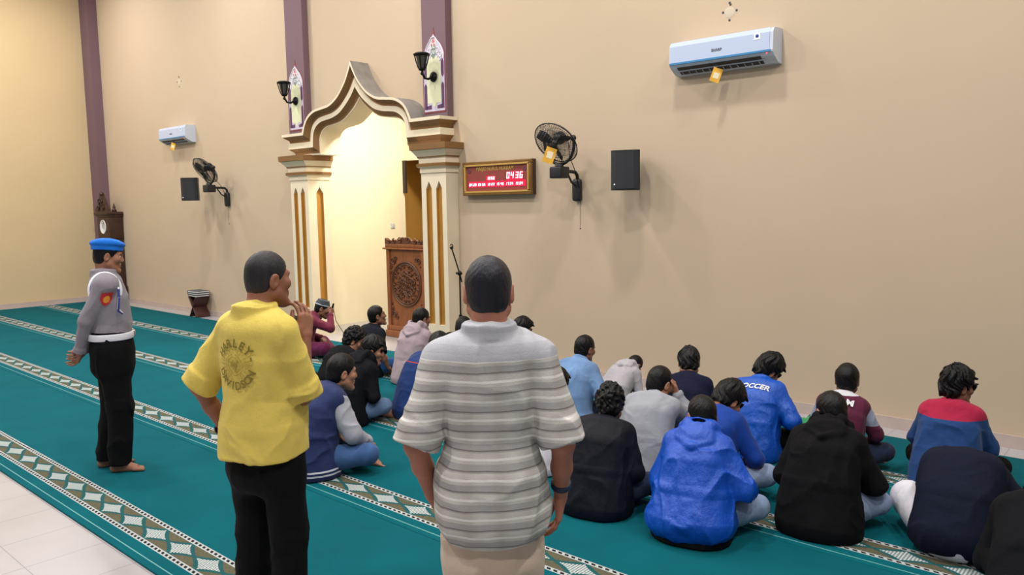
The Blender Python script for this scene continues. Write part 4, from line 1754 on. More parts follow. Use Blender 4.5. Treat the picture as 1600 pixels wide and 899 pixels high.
def top_sdf(g, p, c):
    """jacket / shirt with sleeves"""
    S = Sdf()
    e = c.get('ease', .018)
    st = [list(q) for q in g.tors]
    if g.seated:
        fl = c.get('flare', .03)
        st[0] = [0, -.015, max(.06, c.get('hem', .05)), st[0][3] + e + fl, st[0][4] + e + fl * .9]
        st[1][3] += e + fl * .7
        st[1][4] += e + fl * .4
        for q in st[2:4]:
            q[3] += e
            q[4] += e
    else:
        for q in st[:-1]:
            q[3] += e
            q[4] += e
        for q in st[:2]:
            q[3] += c.get('hem_ease', 0)
            q[4] += c.get('hem_ease', 0)
    st[-1][3] += .004
    st[-1][4] += .004
    S.loft(st, c.get('n', 2.4), .03)
    if not g.seated:
        S.p.append(('hem', (c.get('hem'),), .02, 'i', S.p[-1][4], S.p[-1][5]))
    se = c.get('sleeve_ease', .016)
    sp3 = g.spine[3]
    for s in (1, -1):
        S.rc(sp3 - g.up3 * .035, g.sh[s], .055 + e * .3, .056 + se * .6, .05)
    if not c.get('split'):
        sleeves(S, g, c, (1, -1), c.get('sk', .035))
    if c.get('hood'):
        hood_prims(S, g, c)
    Rn = neck_frame(g)
    if c.get('collar', 'band') == 'band':
        S.ring(sp3 + g.up3 * .005 + Rn @ np.array((0, .004, .0)), Rn, .070, .068, .006, .016, .012)
    elif c.get('collar') == 'shirt':
        S.ring(sp3 + g.up3 * .012 + Rn @ np.array((0, .004, .0)), Rn, .071, .070, .006, .022, .012)
        S.ring(sp3 + g.up3 * .008 + Rn @ np.array((0, -.006, -.0)), Rn, .083, .082, .004, .020, .012)
    S.disp = fold_disp(c.get('fold', .009), c.get('seed', 1), c.get('fsc', (7, 7, 6)))
    if g.seated:
        S.cut(lambda P: .006 - P[:, 2])
    else:
        pass
    return S


def neck_frame(g):
    u = unit(g.up3)
    x = np.array((1., 0, 0))
    y = unit(np.cross(u, x))
    return np.stack([x, y, u], -1).astype(np.float32)


def sleeves(S, g, c, sides, k=.035):
    se = c.get('sleeve_ease', .016)
    for s in sides:
        kind = c.get('sleeve', 'long')
        if kind == 'long':
            S.rc(g.sh[s], g.elb[s], .056 + se, .043 + se, k)
            w = g.elb[s] + (g.wri[s] - g.elb[s]) * .93
            S.rc(g.elb[s], w, .042 + se, .029 + se * .7, .02)
            u = unit(g.wri[s] - g.elb[s])
            x = unit(np.cross(u, (0.3, .2, 1)))
            y = np.cross(u, x)
            S.ring(w, np.stack([x, y, u], -1).astype(np.float32), .031 + se * .5, .031 + se * .5, .005, .014, .01)
        else:
            t = c.get('sl_len', .72)
            e2 = g.sh[s] + (g.elb[s] - g.sh[s]) * t
            S.rc(g.sh[s], e2, .057 + se, .052 + se * 1.2, k)
            u = unit(g.elb[s] - g.sh[s])
            x = unit(np.cross(u, (0, 1, .2)))
            y = np.cross(u, x)
            Rr = np.stack([x, y, u], -1).astype(np.float32)
            S.ring(e2 + u * .02, Rr, .050 + se * 1.2, .050 + se * 1.2, .004, .03, .02)
    return S


def hood_prims(S, g, c):
    Rn = neck_frame(g)
    o = g.spine[3] + g.up3 * .01
    T = lambda *v: o + Rn @ np.array(v)
    pts = [T(.055, .075, -.02), T(.094, .03, .018), T(.098, -.035, .034), T(.068, -.085, .036), T(0, -.106, .030), T(-.068, -.085, .036), T(-.098, -.035, .034), T(-.094, .03, .018), T(-.055, .075, -.02)]
    S.chain(pts, [.024, .030, .034, .037, .040, .037, .034, .030, .024], .02)
    S.el(T(0, -.112, -.055), (.118, .044, .088), Rn, .022)
    S.el(T(0, -.090, .045), (.058, .050, .030), Rn, .02, 's')
    S.rc(T(-.10, -.118, -.085), T(0, -.150, -.150), .014, .018, .02)
    S.rc(T(.10, -.118, -.085), T(0, -.150, -.150), .014, .018, .02)


def trousers_sdf(g, p, c):
    S = Sdf()
    e = c.get('ease', .014)
    if g.seated:
        S.el((0, -.01, .115), (.165 + e, .135 + e, .11 + e), None, .04)
        for s in (1, -1):
            S.rc(g.hip[s], g.knee[s], .088 + e, .060 + e, .04)
            a = g.knee[s] + (g.ank[s] - g.knee[s]) * .88
            S.rc(g.knee[s], a, .060 + e, .044 + e, .03)
        S.cut(lambda P: .004 - P[:, 2])
    else:
        wz = c.get('waist', 1.0)
        bq = p.get('bulk', 1.0) if wz < .95 else 1.0
        ws = [(0, -.005, min(.78, wz - .06), .170 * bq + e, .124 + e)]
        if wz > .95:
            ws.append((0, 0, .92, .174 + e, .126 + e))
        ws.append((0, 0, wz, (.160 if wz > .95 else .164 * bq) + e, .112 + e))
        S.loft(ws, 2.3, .03)
        for s in (1, -1):
            S.rc(g.hip[s], g.knee[s], .090 * (p.get('bulk', 1.0) if wz < .95 else 1) + e, .066 + e, .04)
            a = g.ank[s] + np.array((0, 0, -.015))
            S.rc(g.knee[s], a, .066 + e, c.get('cuff', .058) + e, .03)
        lowz = c.get('low', .045)
        S.cut(lambda P: np.maximum(lowz - P[:, 2], P[:, 2] - (wz + .02)))
    S.disp = fold_disp(c.get('fold', .008), c.get('seed', 4), (9, 9, 7))
    return S


REPORT = []


def person(label, head_xy, ztop, heading, pose, top, bottom, hair, skin, group=None, vox=.0075, posefn=seated_pose, root_name='person', loc=None, face=False):
    g = posefn(pose)
    hk = pose.setdefault('hk', 1.14 if posefn is seated_pose else 1.0)
    # top of the head in the local frame
    topz = g.head[2] + .117 * hk + hair.get('t', .01) * .6 + hair.get('top', 0) + .002
    topv = np.array((g.head[0], g.head[1] - .01))
    s = ztop / topz if loc is None else pose.get('scale', 1.0)
    a = math.radians(heading)
    ca, sa = math.cos(a), math.sin(a)
    if loc is None:
        off = s * np.array((ca * topv[0] - sa * topv[1], sa * topv[0] + ca * topv[1]))
        loc = (head_xy[0] - off[0], head_xy[1] - off[1])
    z0 = .012
    root = thing(root_name, label, 'person', (loc[0], loc[1], z0), a, group)
    s2 = s * (1 - z0 / ztop) if head_xy is not None else s
    REPORT.append((label[:40], round(s2, 3), [round(v, 2) for v in loc]))
    g.s = s2
    g.root = root
    V, F = body_sdf(g, pose).mesh(vox)
    if face:
        ex = eyes_extra(g.head, g.R, hk)
    else:
        ex = None
    g.body = mesh_obj('body', V, F, [skin_mat(skin), mat('eye_white', (220, 214, 206), .3), mat('eye_iris', (30, 20, 16), .2)], root, s2, None, ex)
    if hair:
        V, F = hair_sdf(g.head, g.R, hk, hair).mesh(hair.get('vox', min(vox, .006)))
        mesh_obj('hair', V, F, hair_mat(hair.get('rgb', (13, 11, 12)), hair.get('rough', .45)), root, s2)
    V, F = trousers_sdf(g, pose, bottom).mesh(vox + .001)
    g.trousers = mesh_obj(bottom.get('name', 'trousers'), V, F, bottom['mat'], root, s2)
    V, F = top_sdf(g, pose, top).mesh(top.get('vox', vox))
    g.top = mesh_obj(top.get('name', 'jacket'), V, F, top['mat'], root, s2)
    if top.get('split'):
        for sd in (1, -1):
            T = sleeves(Sdf(), g, top, (sd,))
            T.disp = fold_disp(top.get('fold', .009), 7 + sd, (10, 10, 9))
            T.cut(lambda P: .006 - P[:, 2])
            V, F = T.mesh(vox)
            o = mesh_obj('sleeve', V, F, top['split'], g.top, s2)
    return g


def bvh_of(o):
    me = o.data
    n = len(me.vertices)
    co = np.empty(n * 3, dtype=np.float32)
    me.vertices.foreach_get('co', co)
    fs = [tuple(p.vertices) for p in me.polygons]
    return BVHTree.FromPolygons([Vector(v) for v in co.reshape(-1, 3)], fs)


def project(parent, name, items, m, base, right, upv, out, bv=None, eps=.004, maxlen=.014):
    """lay flat shapes [(verts2d, faces)] on a garment: base + right*x + up*y, looking along -out"""
    if bv is None:
        bv = bvh_of(parent)
    base, right, upv, out = Vector(base), Vector(right).normalized(), Vector(upv).normalized(), Vector(out).normalized()
    bm = bmesh.new()
    for vs, fs in items:
        bv_ = [bm.verts.new((x, y, 0)) for x, y in vs]
        for f in fs:
            try:
                bm.faces.new([bv_[i] for i in f])
            except ValueError:
                pass
    for _ in range(4):
        es = [e for e in bm.edges if e.calc_length() > maxlen]
        if not es:
            break
        bmesh.ops.subdivide_edges(bm, edges=es, cuts=1)
        bmesh.ops.triangulate(bm, faces=[f for f in bm.faces if len(f.verts) > 3])
    for v in bm.verts:
        p = base + right * v.co.x + upv * v.co.y
        hit = bv.ray_cast(p + out * .5, -out)
        if hit[0] is not None:
            v.co = hit[0] + out * eps
        else:
            v.co = p
    me = bpy.data.meshes.new(name)
    bm.to_mesh(me)
    bm.free()
    me.materials.append(m)
    o = bpy.data.objects.new(name, me)
    return link(o, parent)


def arc_text(txt, radius, size, a_mid, span, inward=False, bold=0.0):
    items = []
    n = len(txt)
    for i, ch in enumerate(txt):
        if ch == ' ':
            continue
        t = a_mid + span * ((i + .5) / n - .5) * (1 if inward else -1)
        vs, fs = text_mesh(ch, size, bold)
        rot = t - PI / 2 if not inward else t + PI / 2
        c, s = math.cos(rot), math.sin(rot)
        ox, oy = radius * math.cos(t), radius * math.sin(t)
        items.append(([(ox + c * x - s * y, oy + s * x + c * y) for x, y in vs], fs))
    return items


def world(g, p):
    return g.root.matrix_basis @ Vector([float(v) * g.s for v in p])
# ------------------------------------------------------------------ the crowd
CROWD = 'boys sitting on the prayer carpet'
JEANS = cloth('blue_jeans', (62, 92, 138), .85, var=.16, vscale=6)
JEANS_P = cloth('pale_jeans', (128, 144, 172), .85, var=.10, vscale=6)
JEANS_D = cloth('dark_jeans', (34, 44, 66), .85, var=.14, vscale=6)
BLACKT = cloth('black_trousers', (10, 10, 12), .85)
WHITET = cloth('white_trousers', (214, 212, 222), .8, var=.03)
CH = cloth('black_cloth', (13, 14, 18), .9)
BLUEBLACK = cloth('blue_black_cloth', (24, 29, 44), .8)
SK_A, SK_B, SK_C = (150, 104, 82), (132, 90, 70), (168, 118, 94)
H_SHORT = dict(t=.009, spike=.002)
H_BUZZ = dict(t=.005, spike=.001, rough=.5, rgb=(40, 37, 40), nape=-.06)
H_MED = dict(t=.016, spike=.006, top=.006, fringe=True)
H_FULL = dict(t=.020, spike=.007, top=.010, fringe=True, nape=-.078)
H_CURL = dict(t=.021, spike=.006, curl=.011, top=.008, fringe=True)
H_SPIKE = dict(t=.017, spike=.016, top=.012, fringe=True)


def zone_cloth(name, base, zones, shine=False):
    """cloth whose colour changes at heights of the garment (metres, local): zones = [(z0, z1, rgb)]"""
    m = cloth(name, base, .75, shine=shine)
    t = NT(m)
    vec, x, y, z = t.xyz()
    src = t.bsdf.inputs['Base Color'].links[0].from_socket if t.bsdf.inputs['Base Color'].links else None
    c = src if src else lin(base)
    for z0, z1, rgb in zones:
        f = t.m('MULTIPLY', t.m('GREATER_THAN', z, z0), t.m('LESS_THAN', z, z1))
        c = t.mix(f, c, lin(rgb))
    t.color(c)
    return m


def J(m, **k):
    d = dict(mat=m, name='jacket')
    d.update(k)
    return d


def T(m, **k):
    d = dict(mat=m)
    d.update(k)
    return d


PEOPLE = {}


def sit(key, label, xy, z, hd, pose, top, bottom, hair, skin, **kw):
    PEOPLE[key] = person(label, xy, z, hd, pose, top, bottom, hair, skin, CROWD, **kw)


# S1 man with the cap and microphone
sit('cap', 'man in maroon shirt and grey cap with a microphone, left of the lit niche', (-8.360, -1.010), 0.740, -30,
    dict(lean=18, slouch=26, hp=18, hy=-8, armR='mic', armL='lap'),
    J(cloth('maroon', (104, 34, 56), .7), name='shirt', ease=.02, collar='shirt', fold=.007), T(cloth('maroon_sarong', (92, 28, 62), .8), ease=.03, name='sarong'), dict(t=.006), SK_B)
# S2
sit('arm', 'boy in dark plum shirt and jeans, half hidden by the yellow shirt', (-6.875, -2.389), 0.800, 0,
    dict(lean=13, slouch=20, hp=8, hy=-10, armR='shin'),
    J(cloth('dark_plum', (46, 24, 34), .8), name='shirt', collar='band', ease=.014), T(JEANS), H_MED, SK_B)
# S3
sit('curly_far', 'boy with curly black hair in black, behind the boy in the black hoodie', (-6.189, -2.161), 0.730, 5,
    dict(lean=25, slouch=24, hp=20, hy=-45),
    J(CH, name='shirt', ease=.016), T(BLACKT), H_CURL, SK_C)
# S4
sit('tee_black', 'boy in black short-sleeved tee looking up, left of the pulpit', (-6.907, -1.300), 0.800, -3,
    dict(knee=0.24, lean=11, slouch=14, hp=-10, hy=-22, armR='floor', armL='lap'),
    J(cloth('washed_black_tee', (20, 23, 32), .8), name='tshirt', sleeve='short', sl_len=.85, ease=.018), T(cloth('bright_jeans', (48, 92, 150), .8, var=.1)), H_SHORT, SK_B)
# S5
sit('hoodie_black_far', 'boy in black hooded jacket and jeans, face turned right, behind the varsity jacket', (-5.499, -2.483), 0.760, 0,
    dict(knee=0.2, lean=23, slouch=24, hp=14, hy=-42, armR='lap'),
    J(cloth('black_hoodie', (13, 14, 20), .85), ease=.024, hood=True, flare=.02, fold=.011), T(cloth('faded_jeans', (96, 118, 152), .85, var=.12)), H_MED, SK_C, face=True)
# S6 varsity jacket
sit('varsity', 'boy in navy varsity jacket with pale grey sleeves, nearest the man in yellow', (-4.650, -3.441), 0.840, -6,
    dict(lean=19, slouch=22, hp=6, hy=-12, armR='shin', armL='lap', knee=.33),
    J(zone_cloth('navy_varsity', (36, 46, 86), [(.038, .050, (206, 206, 214)), (.066, .078, (206, 206, 214))]), ease=.030, flare=.045, fold=.012, split=cloth('grey_sleeve', (158, 158, 168), .85), sleeve_ease=.024, collar='band', seed=5), T(JEANS), dict(t=.011, spike=.003, nape=-.075), SK_C, vox=.0068)
# S7
sit('hoodie_mauve', 'boy in pale mauve-grey hoodie sitting in front of the pulpit and right column', (-6.314, -1.162), 0.800, 12,
    dict(kneeL=0.2, knee=0.2, lean=15, slouch=18, hp=6, hy=-20),
    J(cloth('mauve_grey', (158, 142, 148), .9), name='hoodie', ease=.026, hood=True, flare=.03, fold=.009), T(BLACKT), H_SHORT, SK_B)
# S8
sit('navy_piping', 'boy in blue jacket with thin red piping, left shoulder of the man in stripes', (-5.248, -1.909), 0.735, 0,
    dict(kneeL=0.15, lean=27, slouch=26, hp=20, hy=10),
    J(zone_cloth('deep_blue', (24, 50, 104), [(.487, .493, (190, 60, 50)), (.575, .59, (190, 60, 50))]), ease=.026, flare=.035, fold=.010, seed=8), T(JEANS_D), H_MED, SK_B)
# S9
sit('dark_far', 'boy in black with cropped hair below the microphone stand, mostly hidden', (-5.778, -1.053), 0.740, 0,
    dict(kneeL=0.12, lean=25, slouch=26, hp=22, hy=15),
    J(CH, name='shirt', ease=.016), T(BLACKT), dict(t=.007, spike=.001), SK_B)
# S10
sit('behind_shoulder', 'boy whose head shows just above the right shoulder of the man in stripes', (-5.057, -0.943), 0.780, 0,
    dict(lean=15, slouch=20, hp=16, hy=-30),
    J(cloth('grey_blue_shirt', (84, 92, 110), .85), name='shirt', ease=.016), T(BLACKT), H_MED, SK_C)
# S11
sit('denim', 'boy in light blue denim jacket with dark forearms, in the row by the wall', (-3.969, -1.374), 0.760, 6,
    dict(knee=0.2, lean=17, slouch=22, hp=10, hy=-14, armR='knee'),
    J(cloth('light_denim', (106, 136, 176), .9, var=.16, vscale=7), ease=.026, flare=.02, sleeve='short', sl_len=.95, collar='shirt', fold=.012, seed=11), T(JEANS_D), dict(t=.010, spike=.003), SK_B)
# S12
sit('pale_shirt', 'boy in white shirt peeking out behind the right arm of the man in stripes', (-3.475, -2.398), 0.710, 4,
    dict(lean=21, slouch=24, hp=16, hy=0),
    J(cloth('white_shirt', (206, 202, 210), .8, var=.03), name='shirt', ease=.02, sleeve='long'), T(JEANS), H_MED, SK_C)
# S13
sit('hoodie_grey', 'boy in pale grey hoodie bending low, right of the denim jacket', (-3.932, -0.639), 0.480, 0,
    dict(kneeL=0.12, lean=54, slouch=8, hp=62, hy=-12),
    J(cloth('pale_grey_hoodie', (166, 162, 168), .9), name='hoodie', ease=.026, hood=True, fold=.009, seed=13), T(BLACKT), dict(t=.007, spike=.002), SK_B)
# S14
sit('curly_near', 'boy with thick curly hair in plain black jacket, right of the man in stripes', (-2.765, -2.749), 0.755, 14,
    dict(lean=17, slouch=26, hp=14, hy=10),
    J(cloth('black_bomber', (16, 18, 28), .6), ease=.034, flare=.05, fold=.010, sleeve_ease=.028, seed=14), T(JEANS_D), dict(H_CURL, nape=-.08, t=.017), SK_B, vox=.0065)
# S15
sit('grey_tee', 'boy in light grey long-sleeved top, hand at his cheek, behind the curly-haired boy', (-2.862, -1.984), 0.730, 16,
    dict(knee=0.22, lean=29, slouch=24, hp=22, hy=-24, armR='chin'),
    J(cloth('grey_jersey', (146, 148, 156), .9), name='sweater', ease=.018, flare=.02, fold=.008, seed=15), T(JEANS_P), H_SHORT, SK_C, vox=.007)
# S16
sit('navy_tee', 'boy in dark navy tee seen from behind, right of the grey hoodie', (-2.981, -1.332), 0.760, 22,
    dict(knee=0.17, lean=15, slouch=22, hp=24, hy=8, armR='lap'),
    J(cloth('navy_tee', (22, 24, 46), .85), name='tshirt', sleeve='short', sl_len=.9, ease=.020, fold=.007), T(JEANS_D), dict(t=.013, spike=.009, top=.008), SK_C)
# S17 royal blue windbreaker
ROYAL = cloth('royal_windbreaker', (3, 72, 176), .5, shine=True, var=.05)
sit('windbreaker', 'boy in bright blue hooded windbreaker, nearest the camera in the middle', (-2.128, -2.739), 0.775, 12,
    dict(lean=15, slouch=24, hp=10, hy=34, armR='knee', knee=.34),
    J(ROYAL, ease=.036, flare=.070, hem=.135, hood=True, sleeve_ease=.034, fold=.017, seed=17, fsc=(9, 9, 5)), T(JEANS_P), H_SHORT, SK_C, vox=.0062)
# S18
sit('blue_dark_collar', 'boy in blue jacket with dark hood, head bowed, right of the windbreaker', (-2.305, -2.046), 0.720, 2,
    dict(kneeL=0.18, lean=27, slouch=28, hp=38, hy=-28, armR='shin', knee=.34),
    J(cloth('mid_blue', (8, 54, 138), .6), ease=.026, flare=.03, fold=.011, seed=18), T(JEANS_P), dict(H_FULL, nape=-.05), SK_C, vox=.0068)
# S19 soccer
sit('soccer', 'boy in bright blue jacket with white lettering across the shoulders', (-2.405, -1.174), 0.760, 4,
    dict(kneeL=0.16, lean=19, slouch=20, hp=34, hy=-34, hr=14, armR='knee'),
    J(cloth('azure_jacket', (4, 76, 176), .5, shine=True, var=.05), ease=.032, flare=.03, sleeve_ease=.030, collar='shirt', fold=.012, seed=19), T(BLACKT), dict(H_FULL, spike=.009), SK_C, vox=.0068)
# S20 maroon jersey
sit('maroon_jersey', 'boy in maroon baseball jacket with pale stripes on the sleeves, beside the wall', (-1.824, -1.169), 0.740, 2,
    dict(kneeL=0.2, lean=15, slouch=18, hp=8, hy=10, armR='shin', armL='shin'),
    J(zone_cloth('wine_jersey', (88, 32, 56), [(.532, 1.0, (196, 194, 200))]), split=zone_cloth('striped_sleeve', (88, 32, 56), [(.33, .47, (150, 156, 176))]), ease=.024, flare=.02, fold=.008, collar='band', seed=20), T(JEANS_D), dict(t=.014, spike=.003, top=.004, nape=-.065), SK_B, vox=.0065)
# S21 black hoodie
sit('hoodie_black_near', 'boy in black hoodie and pale jeans, in front of the maroon jacket', (-1.589, -2.152), 0.765, 6,
    dict(lean=21, slouch=26, hp=16, hy=36, armR='shin', knee=0.28),
    J(cloth('thick_black_hoodie', (13, 12, 15), .9), name='hoodie', ease=.034, flare=.05, hood=True, sleeve_ease=.030, fold=.011, seed=21), T(JEANS_P), H_SHORT, SK_C, vox=.0065)
# S22
sit('red_yoke', 'boy in blue jacket with red yoke and spiky hair, rightmost by the wall', (-1.144, -1.109), 0.800, 4,
    dict(lean=13, slouch=18, hp=4, hy=-48, armR='shin', armL='shin'),
    J(zone_cloth('blue_red_yoke', (30, 62, 112), [(.475, 1.0, (158, 28, 62))]), ease=.028, flare=.05, fold=.011, collar='band', seed=22), T(BLACKT), dict(H_SPIKE, t=.02), SK_B, vox=.0065, face=True)
# S23 bowing, head out of sight
sit('bowing', 'person in dark navy top and white trousers bowing so low that the head is hidden', None, None, 4,
    dict(lean=58, slouch=42, hp=75, hy=0, armR='shin', armL='lap', bulk=1.05, kneeL=0.27),
    J(cloth('dark_navy_sweat', (15, 20, 38), .85), ease=.034, flare=.0, fold=.008, hem=.11, seed=23), T(WHITET, ease=.036), H_SHORT, SK_B, loc=(-.89, -2.28), vox=.0068)
# S24 cropped by the corner of the frame
sit('corner', 'person in black cut off by the bottom right corner of the view', None, None, 10,
    dict(lean=56, slouch=36, hp=60, hy=0, armR='lap', armL='lap', kneeL=.2),
    J(CH, ease=.034, fold=.008, seed=24, hem=.12), T(BLACKT), H_SHORT, SK_B, loc=(-.42, -2.78))

# lettering and trims on the jackets
WHITE_INK = mat('white_print', (214, 214, 218), .7)


def local(g, key_pt):
    return [float(v) * g.s for v in key_pt]


def back_text(g, items, m, up_off, x_off=0, name='print', eps=.006, tilt=0):
    """items laid on the back: origin at the spine below the collar"""
    o = (g.spine[3] - g.up3 * up_off) * g.s
    u = Vector(g.up3)
    r = Vector((1, 0, 0))
    out = r.cross(u) * -1
    out = Vector((0, -u.z, u.y))
    return project(g.top, name, items, m, Vector(o) + r * x_off, r, u, out, eps=eps)


g = PEOPLE['soccer']
back_text(g, [text_mesh('SOCCER', .058, .002, .18, 1.05)], WHITE_INK, .115, .0, 'white_lettering')
g = PEOPLE['maroon_jersey']
back_text(g, [text_mesh('AM', .062, .003)], WHITE_INK, .105, .055, 'white_lettering', .013)
back_text(g, [text_mesh('1', .13, .006)], WHITE_INK, .21, .035, 'white_number', .012)


# black shirt tail below the windbreaker
g = PEOPLE['windbreaker']
S = Sdf()
q = g.tors[0]
S.loft([(0, -.02, .03, q[3] + .075, q[4] + .068), (0, -.015, .10, q[3] + .06, q[4] + .055)], 2.4)
S.disp = fold_disp(.008, 3)
S.cut(lambda P: .004 - P[:, 2])
V, F = S.mesh(.008)
mesh_obj('shirt_tail', V, F, CH, g.root, g.s)

# cap and hand-held microphone of the man in maroon
g = PEOPLE['cap']
S = Sdf()
hd = np.array(g.head)
Rm = g.R
T_ = lambda *v: hd + Rm @ np.array(v)
S.rc(T_(0, -.012, .075), T_(0, -.012, .105), .088, .086, .01)
S.el(T_(0, -.012, .07), (.085, .103, .05), Rm, .02)
S.cut(lambda P: np.maximum(.048 - ((P - hd) @ Rm)[:, 2], ((P - hd) @ Rm)[:, 2] - .128))
V, F = S.mesh(.006)
capm = zone_cloth('grey_cap', (72, 78, 84), [])
cap_o = mesh_obj('cap', V, F, capm, g.root, g.s)
b = MB()
n = 28
rr = []
for dz in (.050, .066):
    rr.append([Vector([float(v) * g.s for v in T_(.0905 * math.cos(2 * PI * k / n), -.012 + .1075 * math.sin(2 * PI * k / n), dz)]) for k in range(n)])
vs = rr[0] + rr[1]
b.add(vs, [(k, (k + 1) % n, n + (k + 1) % n, n + k) for k in range(n)], 0, True)
b.build('cap_band', mat('cap_band_pale', (186, 190, 200), .7), cap_o)
f, nn = g.hand[1][0], g.hand[1][1]
grip = np.array(g.wri[1]) + np.array(f) * .075 + unit(np.array(nn)) * .02
mouth = hd + Rm @ np.array((0, .125, -.062))
dv = unit(mouth - grip)
a_, b_ = world(g, grip - dv * .10), world(g, grip + dv * .07)
root = thing('microphone', 'black hand-held microphone at the mouth of the man in maroon', 'microphone', tuple(a_))
mb = MB()
mb.tube([Vector(), (b_ - a_) * .5, (b_ - a_)], [.011, .013, .016], 12)
mb.build('handle', BLACK, root)
mb = MB()
mb.ball(b_ - a_ + (b_ - a_).normalized() * .018, .026, 0, 14)
mb.build('grille', mat('mic_mesh', (60, 60, 64), .4, metal=.6, bump=.6, bscale=400), root)
mb = MB()
mb.tube([Vector(), Vector((.02, -.02, -.08)), Vector((.05, -.01, -.22)), Vector((.10, .05, -.36)), Vector((.3, .1, .02 - a_.z))], .004, 6)
mb.build('cable', IRON, root)

# green plastic bag by the carpet edge
S = Sdf()
S.el((0, 0, .055), (.15, .09, .055), None, .02)
S.el((.06, .03, .09), (.05, .04, .05), None, .03)
S.rc((.05, .02, .12), (.10, .05, .16), .012, .02, .02)
S.disp = fold_disp(.022, 60, (16, 16, 18))
S.cut(lambda P: .002 - P[:, 2])
V, F = S.mesh(.006)
root = thing('plastic_bag', 'crumpled green plastic bag lying by the carpet edge near the wall', 'bag', (-2.33, -.58, .012), .3)
mesh_obj('bag_body', V, F, mat('green_plastic', (32, 140, 92), .25, spec=.6), root)
# ------------------------------------------------------------------ the three standing men
STANDMEN = None
# officer in blue beret
pol_pose = dict(hy=4, hp=8, armR=((.035, -.205, .90), (.7, -1, -.1), (unit((-.55, -.25, -.6)), (.2, -.9, .1), .55)),
                armL=((-.075, -.20, .87), (-.7, -1, -.1), (unit((.75, -.2, -.1)), (0, -.9, .1), .75)),
                ankR=(.09, .0, .075), ankL=(-.09, -.09, .075), toeR=(.30, 1, 0), kneeR=(.095, .03, .49), kneeL=(-.095, -.02, .49), belly=.01, sw=.152)
GREY_U = cloth('uniform_grey', (132, 126, 134), .8, var=.04)
g = person('officer in blue beret and grey uniform shirt standing barefoot, hands clasped behind his back', (-5.89, -4.53), 1.70, -24,
           pol_pose, dict(mat=GREY_U, name='shirt', ease=.014, hem=.98, sleeve='long', sleeve_ease=.010, collar='shirt', fold=.007, seed=31),
           dict(mat=BLACKT, ease=.022, waist=1.02, cuff=.056, low=.055, fold=.012), dict(t=.008, spike=.002, nape=-.062), (146, 100, 78), posefn=standing_pose, vox=.006, face=True)
POL = g


def ell_ring(cx, cy, rx, ry, z, n=48, ny=2.4):
    out = []
    for k in range(n):
        a = 2 * PI * k / n
        c, s = math.cos(a), math.sin(a)
        r = (abs(c) ** ny + abs(s) ** ny) ** (-1 / ny)
        out.append(Vector((cx + rx * r * c, cy + ry * r * s, z)))
    return out


def band(mb, rings, mi=0):
    n = len(rings[0])
    vs = [v for r in rings for v in r]
    fs = []
    for i in range(len(rings) - 1):
        for k in range(n):
            fs.append((i * n + k, i * n + (k + 1) % n, (i + 1) * n + (k + 1) % n, (i + 1) * n + k))
    mb.add(vs, fs, mi, True)


def belt(g, z, h, rx, ry, m, name='belt', cy=-.004):
    s = g.s
    b = MB()
    rs = []
    for dz, o in ((-h, -.006), (-h, .002), (-h * .8, .004), (h * .8, .004), (h, .002), (h, -.006)):
        rs.append([v * s for v in ell_ring(0, cy, rx + o, ry + o, z + dz)])
    band(b, rs)
    return b.build(name, m, g.root)


bl = belt(POL, 1.005, .024, .190, .150, mat('white_belt', (214, 212, 220), .4))
b = MB()
b.rbox((-.03 * POL.s, .140 * POL.s, .98 * POL.s), (.03 * POL.s, .158 * POL.s, 1.03 * POL.s), .004)
b.build('buckle', CHROME, bl)
# beret
S = Sdf()
R = POL.R @ rotm(0, -2, -4)
hd = np.array(POL.head)
T_ = lambda *v: hd + R @ np.array(v)
S.el(T_(-.006, -.008, .086), (.104, .118, .038), R, .02)
S.el(T_(0, -.008, .060), (.082, .098, .034), R, .02)
S.el(T_(.03, -.01, .100), (.06, .08, .022), R, .02)
S.ring(T_(0, -.008, .050), R, .080, .095, .005, .012, .008)
S.cut(lambda P: .040 - ((P - hd) @ R)[:, 2])
S.disp = fold_disp(.004, 77, (12, 12, 10))
V, F = S.mesh(.005)
beret = mesh_obj('beret', V, F, cloth('beret_blue', (22, 104, 196), .8, var=.03), POL.root, POL.s)
b = MB()
b.ball([float(v) * POL.s for v in T_(-.035, .092, .068)], .016, 0, 12, (1, .4, 1.2))
b.build('beret_badge', mat('badge_gold', (205, 165, 70), .35, metal=.6), beret)
# white shoulder cord with blue edging, right arm
s = POL.s
shp = POL.sh[1]
for nm, m, rad, off in (('shoulder_cord', mat('white_cord', (222, 222, 228), .6), .020, 0.004), ('blue_cord', mat('blue_cord', (40, 52, 130), .6), .008, -.012)):
    b = MB()
    pts = []
    for i in range(33):
        a = 2 * PI * i / 32
        px = shp[0] - .030 - .020 * math.cos(a) - off * .8
        py = shp[1] - .004 + .092 * math.sin(a)
        pz = shp[2] - .045 + .118 * math.cos(a)
        pts.append(Vector((px, py, pz)) * s)
    b.tube(pts[:-1], rad * s, 10, closed=True)
    b.build(nm, m, POL.root)
b = MB()
for k in range(2):
    b.tube([Vector((shp[0] + .03 + .01 * k, shp[1] + .085, shp[2] - .02 - .012 * k)) * s, Vector((shp[0] + .06, shp[1] + .085, shp[2] - .09)) * s, Vector((shp[0] + .055, shp[1] + .075, shp[2] - .17 - .02 * k)) * s, Vector((shp[0] + .02, shp[1] + .1, shp[2] - .21)) * s], .007 * s, 8, k)
b.build('lanyard', [mat('white_cord', (222, 222, 228), .6), mat('blue_cord', (40, 52, 130), .6)], POL.root)
